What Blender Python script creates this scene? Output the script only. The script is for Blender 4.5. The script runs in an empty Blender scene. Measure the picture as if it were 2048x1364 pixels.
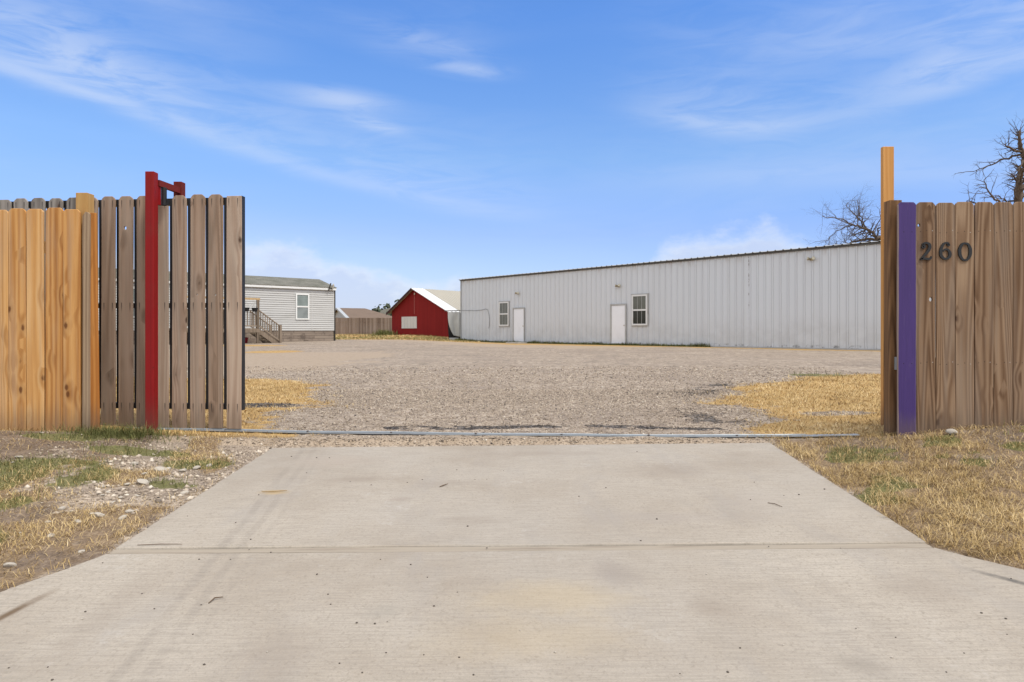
import bpy, math, random
import numpy as np
from mathutils import Vector, Matrix

scene = bpy.context.scene
COL = scene.collection
R = math.radians
rng = np.random.default_rng(7)
random.seed(11)

# ------------------------------------------------------------------ object helpers
def tag(o, label=None, cat=None, group=None, kind=None):
    if label: o['label'] = label
    if cat: o['category'] = cat
    if group: o['group'] = group
    if kind: o['kind'] = kind
    return o

def empty(name, loc=(0, 0, 0), rz=0.0, parent=None):
    o = bpy.data.objects.new(name, None)
    o.empty_display_size = 0.2
    COL.objects.link(o)
    o.location = loc
    o.rotation_euler = (0, 0, rz)
    if parent: o.parent = parent
    return o

class MB:
    """collects shapes and links them as one mesh object"""
    def __init__(self):
        self.v, self.f, self.m = [], [], []
    def add(self, verts, faces, mi=0):
        b = len(self.v)
        self.v += [tuple(p) for p in verts]
        self.f += [tuple(b + i for i in f) for f in faces]
        self.m += [mi] * len(faces)
    def box(self, x0, x1, y0, y1, z0, z1, mi=0):
        v = [(x0, y0, z0), (x1, y0, z0), (x1, y1, z0), (x0, y1, z0), (x0, y0, z1), (x1, y0, z1), (x1, y1, z1), (x0, y1, z1)]
        self.add(v, [(0, 3, 2, 1), (4, 5, 6, 7), (0, 1, 5, 4), (1, 2, 6, 5), (2, 3, 7, 6), (3, 0, 4, 7)], mi)
    def beam(self, p, q, w, h, mi=0, up=(0, 0, 1)):
        p, q = Vector(p), Vector(q)
        d = (q - p).normalized()
        s = d.cross(Vector(up))
        if s.length < 1e-4: s = d.cross(Vector((1, 0, 0)))
        s.normalize(); u = s.cross(d).normalized()
        v = []
        for c in (p, q):
            for a, b in ((-1, -1), (1, -1), (1, 1), (-1, 1)):
                v.append(c + s * a * w / 2 + u * b * h / 2)
        self.add(v, [(0, 1, 2, 3), (7, 6, 5, 4), (0, 4, 5, 1), (1, 5, 6, 2), (2, 6, 7, 3), (3, 7, 4, 0)], mi)
    def tube(self, pts, radii, n=8, mi=0, cap=True):
        pts = [Vector(p) for p in pts]
        rings = []
        prev = None
        for i, p in enumerate(pts):
            d = (pts[min(i + 1, len(pts) - 1)] - pts[max(i - 1, 0)])
            d = d.normalized() if d.length > 1e-9 else Vector((0, 0, 1))
            if prev is None:
                a = Vector((0, 0, 1)) if abs(d.z) < .9 else Vector((1, 0, 0))
                s = d.cross(a).normalized()
            else:
                s = prev - d * prev.dot(d)
                s = s.normalized() if s.length > 1e-6 else d.orthogonal().normalized()
            prev = s
            t = d.cross(s)
            r = radii[i] if hasattr(radii, '__len__') else radii
            rings.append([p + (s * math.cos(2 * math.pi * k / n) + t * math.sin(2 * math.pi * k / n)) * r for k in range(n)])
        v = [q for r_ in rings for q in r_]
        f = []
        for i in range(len(rings) - 1):
            for k in range(n):
                f.append((i * n + k, i * n + (k + 1) % n, (i + 1) * n + (k + 1) % n, (i + 1) * n + k))
        if cap:
            f.append(tuple(range(n - 1, -1, -1)))
            f.append(tuple((len(rings) - 1) * n + k for k in range(n)))
        self.add(v, f, mi)
    def lathe(self, prof, c=(0, 0, 0), n=16, mi=0):
        v, f = [], []
        for r, z in prof:
            for k in range(n):
                a = 2 * math.pi * k / n
                v.append((c[0] + r * math.cos(a), c[1] + r * math.sin(a), c[2] + z))
        for i in range(len(prof) - 1):
            for k in range(n):
                f.append((i * n + k, i * n + (k + 1) % n, (i + 1) * n + (k + 1) % n, (i + 1) * n + k))
        f.append(tuple(range(n - 1, -1, -1)))
        f.append(tuple((len(prof) - 1) * n + k for k in range(n)))
        self.add(v, f, mi)
    def extrude(self, outline, axis, a, b, mi=0):
        """outline: list of 2-D points; axis 'x','y','z' of extrusion"""
        def P(p, t):
            return {'x': (t, p[0], p[1]), 'y': (p[0], t, p[1]), 'z': (p[0], p[1], t)}[axis]
        n = len(outline)
        v = [P(p, a) for p in outline] + [P(p, b) for p in outline]
        f = [tuple(range(n - 1, -1, -1)), tuple(range(n, 2 * n))]
        f += [(i, (i + 1) % n, n + (i + 1) % n, n + i) for i in range(n)]
        self.add(v, f, mi)
    def build(self, name, mats, parent=None, loc=(0, 0, 0), bevel=0, smooth=False, rz=0.0):
        me = bpy.data.meshes.new(name)
        me.from_pydata(self.v, [], self.f)
        if not isinstance(mats, (list, tuple)): mats = [mats]
        for m in mats: me.materials.append(m)
        if len(mats) > 1: me.polygons.foreach_set('material_index', self.m)
        import bmesh
        bm = bmesh.new(); bm.from_mesh(me)
        bmesh.ops.recalc_face_normals(bm, faces=bm.faces)
        bm.to_mesh(me); bm.free()
        if smooth: me.polygons.foreach_set('use_smooth', [True] * len(me.polygons))
        o = bpy.data.objects.new(name, me)
        COL.objects.link(o)
        o.location = loc
        o.rotation_euler = (0, 0, rz)
        if parent: o.parent = parent
        if bevel:
            b = o.modifiers.new('soft_edge', 'BEVEL'); b.width = bevel; b.segments = 2; b.limit_method = 'ANGLE'; b.angle_limit = R(40)
        return o

def fast_mesh(name, verts, tris, mat, attrs=None, smooth=False, quads=None):
    me = bpy.data.meshes.new(name)
    verts = np.asarray(verts, np.float32)
    me.vertices.add(len(verts)); me.vertices.foreach_set('co', verts.ravel())
    idx, starts, tot, c = [], [], [], 0
    for arr, k in ((tris, 3), (quads, 4)):
        if arr is None or len(arr) == 0: continue
        arr = np.asarray(arr, np.int32)
        idx.append(arr.ravel()); starts.append(c + np.arange(len(arr)) * k); tot.append(np.full(len(arr), k)); c += arr.size
    idx = np.concatenate(idx).astype(np.int32); starts = np.concatenate(starts).astype(np.int32)
    me.loops.add(len(idx)); me.loops.foreach_set('vertex_index', idx)
    me.polygons.add(len(starts)); me.polygons.foreach_set('loop_start', starts)
    if smooth: me.polygons.foreach_set('use_smooth', np.ones(len(starts), bool))
    for k, a in (attrs or {}).items():
        at = me.attributes.new(k, 'FLOAT', 'POINT'); at.data.foreach_set('value', np.asarray(a, np.float32))
    me.update(); me.validate()
    me.materials.append(mat)
    o = bpy.data.objects.new(name, me); COL.objects.link(o)
    return o

# ------------------------------------------------------------------ node helpers
class NT:
    def __init__(self, name):
        self.mat = bpy.data.materials.new(name); self.mat.use_nodes = True
        self.t = self.mat.node_tree; self.bsdf = self.t.nodes['Principled BSDF']
    def n(self, typ, ins=None, **props):
        nd = self.t.nodes.new(typ)
        for k, v in props.items(): setattr(nd, k, v)
        for k, v in (ins or {}).items(): self.put(nd.inputs[k], v)
        return nd
    def put(self, sock, v):
        if isinstance(v, bpy.types.NodeSocket): self.t.links.new(v, sock)
        else:
            if hasattr(sock.default_value, '__len__') and not hasattr(v, '__len__'): v = (v, v, v)
            if hasattr(v, '__len__') and len(v) == 3 and len(sock.default_value) == 4: v = (*v, 1)
            sock.default_value = v
    def m(self, op, a, b=None, c=None, clamp=False):
        nd = self.n('ShaderNodeMath', operation=op, use_clamp=clamp)
        for i, x in enumerate((a, b, c)):
            if x is not None: self.put(nd.inputs[i], x)
        return nd.outputs[0]
    def vm(self, op, a, b=None):
        nd = self.n('ShaderNodeVectorMath', operation=op)
        self.put(nd.inputs[0], a)
        if b is not None: self.put(nd.inputs[1], b)
        return nd.outputs[0]
    def sm(self, x, a, b):   # smoothstep a->b
        nd = self.n('ShaderNodeMapRange', interpolation_type='SMOOTHSTEP')
        self.put(nd.inputs[0], x); nd.inputs[1].default_value = a; nd.inputs[2].default_value = b
        if a > b:
            nd.inputs[1].default_value, nd.inputs[2].default_value = b, a
            nd.inputs[3].default_value, nd.inputs[4].default_value = 1, 0
        return nd.outputs[0]
    def mix(self, f, a, b, mode='MIX'):
        nd = self.n('ShaderNodeMix', data_type='RGBA', blend_type=mode)
        self.put(nd.inputs[0], f); self.put(nd.inputs[6], a); self.put(nd.inputs[7], b)
        return nd.outputs[2]
    def noise(self, vec, scale, detail=3, rough=.55, dist=0.0, col=False):
        nd = self.n('ShaderNodeTexNoise', {'Vector': vec, 'Scale': scale, 'Detail': detail, 'Roughness': rough, 'Distortion': dist})
        return nd.outputs['Color' if col else 'Fac']
    def vor(self, vec, scale, feature='F1', rnd=1.0):
        return self.n('ShaderNodeTexVoronoi', {'Vector': vec, 'Scale': scale, 'Randomness': rnd}, feature=feature)
    def ramp(self, f, stops, interp='LINEAR'):
        nd = self.n('ShaderNodeValToRGB'); cr = nd.color_ramp; cr.interpolation = interp
        self.put(nd.inputs[0], f)
        while len(cr.elements) < len(stops): cr.elements.new(.5)
        for e, (p, c) in zip(cr.elements, stops):
            e.position = p; e.color = (*c, 1)
        return nd.outputs[0]
    def xyz(self, v):
        nd = self.n('ShaderNodeSeparateXYZ'); self.put(nd.inputs[0], v); return nd.outputs
    def comb(self, x, y, z):
        nd = self.n('ShaderNodeCombineXYZ')
        for i, q in enumerate((x, y, z)): self.put(nd.inputs[i], q)
        return nd.outputs[0]
    def obj(self): return self.n('ShaderNodeTexCoord').outputs['Object']
    def rnd(self): return self.n('ShaderNodeObjectInfo').outputs['Random']
    def attr(self, name): return self.n('ShaderNodeAttribute', attribute_name=name).outputs['Fac']
    def bump(self, h, strength=.3, dist=.01):
        nd = self.n('ShaderNodeBump', {'Height': h, 'Strength': strength, 'Distance': dist}); self.put(self.bsdf.inputs['Normal'], nd.outputs[0])
    def out(self, col=None, rough=None, spec=None, metal=None):
        if col is not None: self.put(self.bsdf.inputs['Base Color'], col)
        if rough is not None: self.put(self.bsdf.inputs['Roughness'], rough)
        if spec is not None: self.put(self.bsdf.inputs['Specular IOR Level'], spec)
        if metal is not None: self.put(self.bsdf.inputs['Metallic'], metal)
        return self.mat

def paint(name, col, rough=.6, var=.12, scale=6, dirt=None, dirt_amt=.0, spec=.3, metal=0, bump=0, stretch=(1, 1, 1), dirt_lo=.5):
    t = NT(name); P = t.vm('MULTIPLY', t.obj(), stretch)
    P = t.vm('ADD', P, t.comb(t.m('MULTIPLY', t.rnd(), 31.0), 0, 0))
    n = t.noise(P, scale, 5)
    c = t.mix(n, tuple(x * (1 - var) for x in col), tuple(min(1, x * (1 + var)) for x in col))
    if dirt:
        d = t.sm(t.noise(P, scale * .55, 6, .65), dirt_lo, dirt_lo + .25)
        c = t.mix(t.m('MULTIPLY', d, dirt_amt), c, dirt)
    if bump: t.bump(t.noise(P, scale * 8, 3), bump, .004)
    return t.out(c, rough, spec, metal)

def wood(name, stops, ringf=46, knots=.25, knotcol=(.08, .04, .02), nails=None, tone=.25, fibre=.3, grey=None, zs=.3, nailcol=(.035, .03, .028), heads=None, ringw=.23):
    """long-grain board: cathedral rings, fibres, scattered knots and, where boards are nailed, rust streaks under the nails"""
    t = NT(name); P = t.obj(); r = t.rnd()
    x, y, z = t.xyz(P)
    off = t.comb(t.m('MULTIPLY', r, 57.0), t.m('MULTIPLY', r, 23.0), t.m('MULTIPLY', r, 91.0))
    vk = t.vor(t.vm('ADD', t.comb(t.m('MULTIPLY', x, 11), t.m('MULTIPLY', y, 3), t.m('MULTIPLY', z, 5.5)), off), 1.0)
    kd = vk.outputs['Distance']
    kc = t.xyz(vk.outputs['Color'])[0]
    fib0 = t.noise(t.vm('ADD', t.comb(t.m('MULTIPLY', x, 60), t.m('MULTIPLY', y, 60), t.m('MULTIPLY', z, 40)), off), 1.0, 3, .6)
    has = t.sm(kc, 1 - knots, 1 - knots + .03)
    k = t.m('MULTIPLY', t.sm(t.m('ADD', kd, t.m('MULTIPLY', t.m('SUBTRACT', fib0, .5), .12)), .2, .07), has)
    kh = t.m('MULTIPLY', t.sm(kd, .75, .0), has)
    g = t.noise(t.vm('ADD', t.comb(t.m('MULTIPLY', x, 7), t.m('MULTIPLY', y, 7), t.m('MULTIPLY', z, zs)), off), 1.0, 1.2, .4)
    g = t.m('ADD', g, t.m('MULTIPLY', kh, .09))
    g = t.m('ADD', g, t.m('MULTIPLY', x, 1.5))
    ring = t.m('MULTIPLY_ADD', t.m('SINE', t.m('MULTIPLY', g, ringf)), .5, .5)
    fib = t.noise(t.vm('ADD', t.comb(t.m('MULTIPLY', x, 230), t.m('MULTIPLY', y, 230), t.m('MULTIPLY', z, 5)), off), 1.0, 3, .6)
    big = t.noise(t.vm('ADD', t.comb(t.m('MULTIPLY', x, 5), t.m('MULTIPLY', y, 5), t.m('MULTIPLY', z, 1.3)), off), 1.0, 3, .5)
    fine = t.noise(t.vm('ADD', t.comb(t.m('MULTIPLY', x, 75), t.m('MULTIPLY', y, 75), t.m('MULTIPLY', z, .9)), off), 1.0, 3, .6)
    f = t.m('ADD', t.m('MULTIPLY', ring, ringw), t.m('MULTIPLY', fine, .24))
    f = t.m('ADD', f, t.m('MULTIPLY', fib, fibre))
    f = t.m('ADD', f, t.m('MULTIPLY', big, tone))
    f = t.m('ADD', f, t.m('MULTIPLY', t.m('SUBTRACT', r, .5), .34))
    c = t.ramp(f, stops)
    if grey:
        gm = t.sm(t.noise(t.vm('ADD', t.comb(t.m('MULTIPLY', x, 14), y, t.m('MULTIPLY', z, .7)), off), 1.0, 4, .6), .45, .68)
        c = t.mix(t.m('MULTIPLY', gm, grey[1]), c, grey[0])
    c = t.mix(t.m('MULTIPLY', kh, .28), c, knotcol)
    c = t.mix(t.m('MULTIPLY', k, .88), c, knotcol)
    splash = t.sm(t.m('ADD', z, t.m('MULTIPLY', t.m('SUBTRACT', fine, .5), .35)), .26, .02)
    c = t.mix(t.m('MULTIPLY', splash, .5), c, (.13, .10, .072))
    if nails:
        ax = t.m('ABSOLUTE', t.m('SUBTRACT', t.m('ABSOLUTE', t.m('ADD', x, t.m('MULTIPLY', t.m('SUBTRACT', r, .5), .01))), .036))
        lat = t.sm(ax, .0065, .0015)
        tot = None
        for zn in nails:
            lon = t.m('MULTIPLY', t.sm(z, zn - .085, zn - .01), t.sm(z, zn + .012, zn + .004))
            tot = lon if tot is None else t.m('MAXIMUM', tot, lon)
        c = t.mix(t.m('MULTIPLY', t.m('MULTIPLY', lat, tot), .75), c, nailcol)
    if heads:
        for xn in (-.046, .001, .045):
            hit = None
            for zn in heads:
                q = t.m('ADD', t.m('POWER', t.m('SUBTRACT', x, t.m('ADD', xn, t.m('MULTIPLY', t.m('SUBTRACT', t.m('FRACT', t.m('MULTIPLY', r, 17.3 + xn * 90)), .5), .012))), 2),
                        t.m('POWER', t.m('SUBTRACT', z, t.m('ADD', zn, t.m('MULTIPLY', t.m('SUBTRACT', t.m('FRACT', t.m('MULTIPLY', r, 41.7 + xn * 200)), .5), .03))), 2))
                k_ = t.sm(q, .0045 ** 2, .0025 ** 2)
                hit = k_ if hit is None else t.m('MAXIMUM', hit, k_)
            c = t.mix(t.m('MULTIPLY', hit, .85), c, (.4, .37, .33) if xn > .03 else (.035, .025, .02))
    h = t.m('ADD', t.m('MULTIPLY', fib, .7), t.m('MULTIPLY', ring, .3))
    t.bump(h, .35, .003)
    return t.out(c, .82, .2)

# ------------------------------------------------------------------ materials
MAT = {}
MAT['gate_wood'] = wood('gate_wood', [(.15, (.16, .106, .070)), (.45, (.305, .21, .145)), (.72, (.41, .30, .22)), (1, (.53, .42, .32))], 60, .12,
                        (.06, .032, .02), nails=(1.81, .99, .19), grey=((.29, .24, .19), .55), tone=.34)
MAT['grey_wood'] = wood('grey_wood', [(.2, (.13, .115, .10)), (.5, (.26, .235, .205)), (.9, (.42, .385, .34))], 40, .10, nails=(1.81, .99, .19))
MAT['fresh_wood'] = wood('fresh_wood', [(.18, (.25, .095, .024)), (.42, (.44, .205, .060)), (.7, (.60, .325, .115)), (1, (.70, .45, .21))], 54, .3,
                         (.12, .042, .014), grey=((.44, .30, .185), .5), tone=.36, ringw=.28)
MAT['tan_trim'] = wood('tan_trim', [(.2, (.20, .13, .08)), (.5, (.36, .26, .165)), (.9, (.50, .38, .26))], 50, .1)
MAT['orange_wood'] = wood('orange_wood', [(.2, (.30, .105, .022)), (.5, (.46, .19, .045)), (.9, (.60, .29, .09))], 30, .2, (.10, .03, .01))
MAT['post_wood'] = wood('post_wood', [(.2, (.30, .15, .045)), (.5, (.43, .245, .085)), (.9, (.52, .34, .14))], 40, .12)
MAT['brown_wood'] = wood('brown_wood', [(.2, (.062, .032, .017)), (.45, (.145, .082, .044)), (.68, (.225, .14, .082)), (1, (.33, .225, .14))], 84, .16,
                         (.05, .022, .014), grey=((.215, .165, .125), .5), tone=.3, zs=.34, heads=(1.497, .533), ringw=.36)
MAT['dark_post'] = wood('dark_post', [(.15, (.09, .045, .02)), (.5, (.25, .135, .06)), (.9, (.36, .22, .11))], 80, .12)
MAT['new_post'] = wood('new_post', [(.15, (.50, .225, .06)), (.5, (.68, .37, .13)), (.9, (.76, .49, .23))], 44, .08, (.2, .07, .02), ringw=.12, fibre=.2)
MAT['deck_wood'] = wood('deck_wood', [(.2, (.11, .085, .06)), (.5, (.22, .17, .125)), (.9, (.31, .25, .19))], 30, .0)
MAT['tan_wood'] = wood('tan_wood', [(.2, (.30, .19, .09)), (.9, (.52, .37, .19))], 30, .0)

def purple():
    t = NT('purple_paint'); P = t.obj(); x, y, z = t.xyz(P)
    fib = t.noise(t.comb(t.m('MULTIPLY', x, 150), t.m('MULTIPLY', y, 150), t.m('MULTIPLY', z, 4)), 1.0, 3)
    big = t.noise(t.comb(t.m('MULTIPLY', x, 14), y, t.m('MULTIPLY', z, 1.2)), 1.0, 4)
    kn = t.vor(t.comb(t.m('MULTIPLY', x, 9), y, t.m('MULTIPLY', z, 4.2)), 1.0)
    k = t.m('MULTIPLY', t.sm(kn.outputs['Distance'], .25, .1), t.sm(t.xyz(kn.outputs['Color'])[0], .6, .65))
    c = t.mix(t.m('ADD', t.m('MULTIPLY', fib, .5), t.m('MULTIPLY', big, .5)), (.028, .016, .082), (.088, .047, .205))
    c = t.mix(t.m('MULTIPLY', k, .6), c, (.028, .015, .06))
    wear = t.m('MULTIPLY', t.sm(t.noise(t.comb(t.m('MULTIPLY', x, 60), y, t.m('MULTIPLY', z, 5)), 1.0, 5, .7), .58, .7), .4)
    c = t.mix(wear, c, (.17, .13, .20))
    c = t.mix(t.m('MULTIPLY', t.sm(t.m('ADD', z, t.m('MULTIPLY', fib, .1)), .25, .08), .5), c, (.12, .085, .075))
    edge = t.sm(t.m('ADD', t.m('ABSOLUTE', x), t.m('MULTIPLY', fib, .008)), .0665, .0685)
    c = t.mix(edge, c, (.26, .19, .15))
    ax = t.m('ABSOLUTE', t.m('SUBTRACT', t.m('ABSOLUTE', t.m('ADD', x, -.004)), .03))
    nl = t.m('MULTIPLY', t.sm(ax, .0045, .002), t.m('MAXIMUM', t.sm(t.m('ABSOLUTE', t.m('SUBTRACT', z, 1.497)), .005, .002), t.sm(t.m('ABSOLUTE', t.m('SUBTRACT', z, .533)), .005, .002)))
    c = t.mix(t.m('MULTIPLY', nl, .9), c, (.01, .008, .012))
    t.bump(fib, .3, .003)
    return t.out(c, .6, .3)
MAT['purple'] = purple()
MAT['red_steel'] = paint('red_steel', (.25, .010, .011), .55, .22, 5, (.11, .012, .01), .45, .12, stretch=(3, 3, 1), bump=.08)
def red_post():
    t = NT('red_painted_steel'); P = t.obj(); x, y, z = t.xyz(P)
    n = t.noise(t.comb(t.m('MULTIPLY', x, 18), t.m('MULTIPLY', y, 18), t.m('MULTIPLY', z, 1.6)), 1.0, 5, .6)
    c = t.mix(n, (.17, .008, .009), (.29, .013, .013))
    c = t.mix(t.m('MULTIPLY', t.sm(t.noise(P, 2.2, 5, .65), .48, .66), .55), c, (.20, .022, .018))
    chip = t.sm(t.noise(t.comb(t.m('MULTIPLY', x, 2), t.m('MULTIPLY', y, 2), z), 26, 4, .7), .66, .70)
    c = t.mix(t.m('MULTIPLY', chip, .8), c, (.055, .018, .012))
    seam = t.sm(t.m('ABSOLUTE', t.m('SUBTRACT', x, .0115)), .0022, .0008)
    c = t.mix(t.m('MULTIPLY', seam, .55), c, (.075, .008, .008))
    c = t.mix(t.m('MULTIPLY', t.sm(t.m('ADD', z, t.m('MULTIPLY', n, .25)), .42, .12), .55), c, (.13, .055, .04))
    t.bump(t.m('ADD', t.m('MULTIPLY', n, .5), t.noise(P, 60, 3)), .12, .002)
    return t.out(c, .55, .15)
MAT['red_post'] = red_post()
MAT['red_rust'] = paint('red_rust', (.15, .018, .014), .65, .25, 9, (.09, .03, .018), .6, .12)
MAT['black_steel'] = paint('black_steel', (.012, .012, .013), .45, .2, 8, spec=.4)
MAT['galv'] = paint('galv', (.40, .43, .445), .5, .15, 14, (.22, .2, .17), .5, .5, .7, stretch=(1, 6, 1))
MAT['nail'] = paint('nail', (.10, .085, .075), .5, .3, 30, metal=.4)
MAT['nail_bright'] = paint('nail_bright', (.55, .52, .48), .4, .2, 30, metal=.3)
MAT['digit'] = paint('digit', (.013, .013, .013), .42, .3, 30, spec=.45)
MAT['white_trim'] = paint('white_trim', (.74, .74, .71), .5, .05, 3, (.45, .42, .37), .25)
MAT['white_door'] = paint('white_door', (.84, .85, .86), .45, .03, 2, (.5, .48, .44), .25, stretch=(1, 1, .6))
MAT['frame_grey'] = paint('frame_grey', (.42, .42, .40), .6, .15, 5, (.22, .18, .14), .5)
MAT['dark_trim'] = paint('dark_trim', (.10, .098, .09), .6, .3, 3, (.17, .085, .05), .6)
MAT['brass'] = paint('brass', (.36, .30, .19), .4, .2, 12, metal=.4)
MAT['lamp_glass'] = paint('lamp_glass', (.55, .52, .40), .25, .1, 12)
MAT['black_plastic'] = paint('black_plastic', (.016, .016, .017), .5, .2, 8)
MAT['dark_bracket'] = paint('dark_bracket', (.035, .032, .026), .6, .3, 10)
MAT['red_plastic'] = paint('red_plastic', (.32, .02, .03), .45, .1, 8)
MAT['cable'] = paint('cable', (.16, .16, .155), .6, .1, 8)
MAT['concrete_old'] = paint('concrete_old', (.40, .38, .34), .9, .18, 5, (.25, .22, .18), .5, .15, bump=.2)
MAT['joint'] = paint('joint', (.34, .29, .225), .9, .15, 9, (.15, .115, .085), .85, .2, stretch=(.35, 6, 1), bump=.2)
MAT['foundation'] = paint('foundation', (.46, .455, .43), .9, .15, 2.5, (.27, .25, .2), .5, .15)
MAT['tarp'] = paint('tarp', (.56, .555, .50), .7, .12, 2.2, (.25, .23, .2), .4, stretch=(1, 1, .4))
MAT['tan_roof'] = paint('tan_roof', (.40, .37, .30), .55, .1, 1.3, (.29, .25, .19), .35, stretch=(.4, .4, .4))
MAT['white_metal'] = paint('white_metal', (.76, .76, .74), .45, .05, 2, (.5, .47, .42), .3)
MAT['white_board'] = paint('white_board', (.62, .60, .55), .7, .1, 3, (.42, .38, .32), .5, stretch=(5, 5, .5))
MAT['roof_metal'] = paint('roof_metal', (.36, .37, .37), .5, .15, 2, (.2, .16, .12), .4)
MAT['house_wall'] = paint('house_wall', (.40, .42, .43), .8, .06, 2)
MAT['brown_roof'] = paint('brown_roof', (.175, .125, .09), .9, .14, 1.2, (.12, .09, .07), .5)
MAT['bark'] = paint('bark', (.115, .085, .062), .9, .35, 7, (.05, .038, .03), .6, .1, stretch=(2, 2, .8), bump=.4)
MAT['twig'] = paint('twig', (.10, .075, .058), .9, .3, 5)
MAT['rock'] = paint('rock', (.46, .415, .345), .9, .2, 16, (.34, .28, .21), .55, .15, bump=.4)
MAT['pebble_dark'] = paint('pebble_dark', (.09, .075, .06), .85, .4, 30)
MAT['leaf_dry'] = paint('leaf_dry', (.32, .22, .10), .85, .3, 30)
MAT['stick'] = paint('stick', (.13, .09, .06), .85, .3, 30)
MAT['road'] = paint('road', (.055, .054, .052), .9, .2, 12, (.09, .085, .08), .4, bump=.3)
MAT['antenna'] = paint('antenna', (.40, .37, .30), .5, .2, 12)

def pane_mat(name, base, stripe, n, rough=.12, curtain=None):
    t = NT(name); x, y, z = t.xyz(t.obj())
    s = t.m('MULTIPLY_ADD', t.m('SINE', t.m('MULTIPLY', z, n)), .5, .5)
    c = t.mix(s, base, stripe)
    nz = t.noise(t.obj(), 2.0, 3)
    c = t.mix(t.m('MULTIPLY', t.sm(nz, .4, .7), .35), c, tuple(q * .5 for q in base))
    return t.out(c, rough, .5)
MAT['pane_blind'] = pane_mat('pane_blind', (.10, .105, .085), (.185, .19, .16), 150)
MAT['pane_dark'] = pane_mat('pane_dark', (.028, .03, .024), (.05, .052, .042), 120)
MAT['pane_green'] = pane_mat('pane_green', (.21, .25, .235), (.245, .285, .27), 60)
MAT['pane_pale'] = pane_mat('pane_pale', (.19, .215, .21), (.31, .335, .325), 130)

def metal_siding():
    t = NT('metal_siding'); P = t.obj(); x, y, z = t.xyz(P)
    st = t.noise(t.comb(t.m('MULTIPLY', x, 2.6), 0, t.m('MULTIPLY', z, .22)), 1.0, 5, .6)
    c = t.mix(st, (.615, .635, .645), (.67, .695, .705))
    pan = t.m('FLOOR', t.m('DIVIDE', x, 1.065))
    pn = t.n('ShaderNodeTexWhiteNoise', {'W': pan}, noise_dimensions='1D').outputs[0]
    c = t.mix(t.m('MULTIPLY', pn, .12), c, (.5, .5, .48))
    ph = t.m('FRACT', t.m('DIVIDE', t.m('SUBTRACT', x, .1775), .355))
    rib_shade = t.m('MAXIMUM', t.sm(t.m('ABSOLUTE', t.m('SUBTRACT', ph, .865)), .045, .012), t.m('MULTIPLY', t.sm(t.m('ABSOLUTE', t.m('SUBTRACT', ph, .14)), .04, .012), .6))
    c = t.mix(t.m('MULTIPLY', rib_shade, t.m('MULTIPLY_ADD', st, .4, .3)), c, (.26, .265, .265))  # shadow lines beside the ribs, painted into the sheet colour
    # grey grime that has crept up the lower sheets, heaviest at the far end
    lim = t.noise(t.comb(t.m('MULTIPLY', x, .35), 0, 0), 1.0, 3)
    low = t.sm(t.m('ADD', z, t.m('MULTIPLY', lim, -1.6)), .7, -.3)
    gr = t.m('MULTIPLY', low, t.sm(t.noise(P, 1.7, 5, .65), .33, .62))
    c = t.mix(t.m('MULTIPLY', gr, .22), c, (.36, .355, .34))
    # rust runs under the eave and at sheet laps
    rn = t.noise(t.comb(t.m('MULTIPLY', x, 3.0), 0, t.m('MULTIPLY', z, .7)), 1.0, 6, .7)
    rt = t.m('MULTIPLY', t.sm(z, 3.72, 4.12), t.sm(rn, .48, .66))
    c = t.mix(t.m('MULTIPLY', rt, .35), c, (.36, .25, .17))
    lap = t.m('MULTIPLY', t.sm(t.m('ABSOLUTE', t.m('SUBTRACT', x, 21.42)), .045, .015), t.sm(t.noise(P, 6, 5, .7), .45, .6))
    lap = t.m('MULTIPLY', lap, t.sm(z, .9, 2.6))
    c = t.mix(t.m('MULTIPLY', lap, .75), c, (.11, .06, .04))
    foot = t.m('MULTIPLY', t.sm(z, .16, .03), t.sm(t.noise(P, 3.1, 5, .7), .52, .62))
    c = t.mix(t.m('MULTIPLY', foot, .85), c, (.10, .095, .075))
    return t.out(c, .5, .35)
MAT['siding'] = metal_siding()

def barn_red():
    t = NT('barn_red'); P = t.obj(); x, y, z = t.xyz(P)
    st = t.noise(t.comb(t.m('MULTIPLY', x, 4), t.m('MULTIPLY', y, 4), t.m('MULTIPLY', z, .35)), 1.0, 5, .6)
    c = t.mix(st, (.175, .013, .012), (.275, .022, .020))
    gr = t.sm(t.m('ABSOLUTE', t.m('SUBTRACT', t.m('FRACT', t.m('DIVIDE', x, .305)), .5)), .44, .49)
    c = t.mix(t.m('MULTIPLY', gr, .35), c, (.11, .01, .01))
    sc = t.m('MULTIPLY', t.sm(t.noise(t.comb(t.m('MULTIPLY', x, 9), y, t.m('MULTIPLY', z, .5)), 1.0, 5, .7), .66, .74), t.sm(z, 1.2, 2.4))
    c = t.mix(t.m('MULTIPLY', sc, .35), c, (.45, .28, .25))
    return t.out(c, .7, .1)
MAT['barn_red'] = barn_red()

def vinyl():
    t = NT('vinyl_siding'); P = t.obj(); x, y, z = t.xyz(P)
    row = t.m('FLOOR', t.m('DIVIDE', z, .122))
    rn = t.n('ShaderNodeTexWhiteNoise', {'W': row}, noise_dimensions='1D').outputs[0]
    c = t.mix(rn, (.53, .525, .50), (.58, .575, .55))
    fr = t.m('FRACT', t.m('DIVIDE', t.m('SUBTRACT', z, .605), .12125))
    c = t.mix(t.m('MULTIPLY', t.sm(fr, .62, .76), .42), c, (.19, .18, .16))  # shade under each lap, painted as a darker groove colour
    st = t.sm(t.noise(t.comb(t.m('MULTIPLY', x, .5), y, t.m('MULTIPLY', z, 3)), 1.0, 5, .6), .5, .72)
    c = t.mix(t.m('MULTIPLY', st, .35), c, (.31, .30, .27))
    return t.out(c, .55, .3)
MAT['vinyl'] = vinyl()

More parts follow.
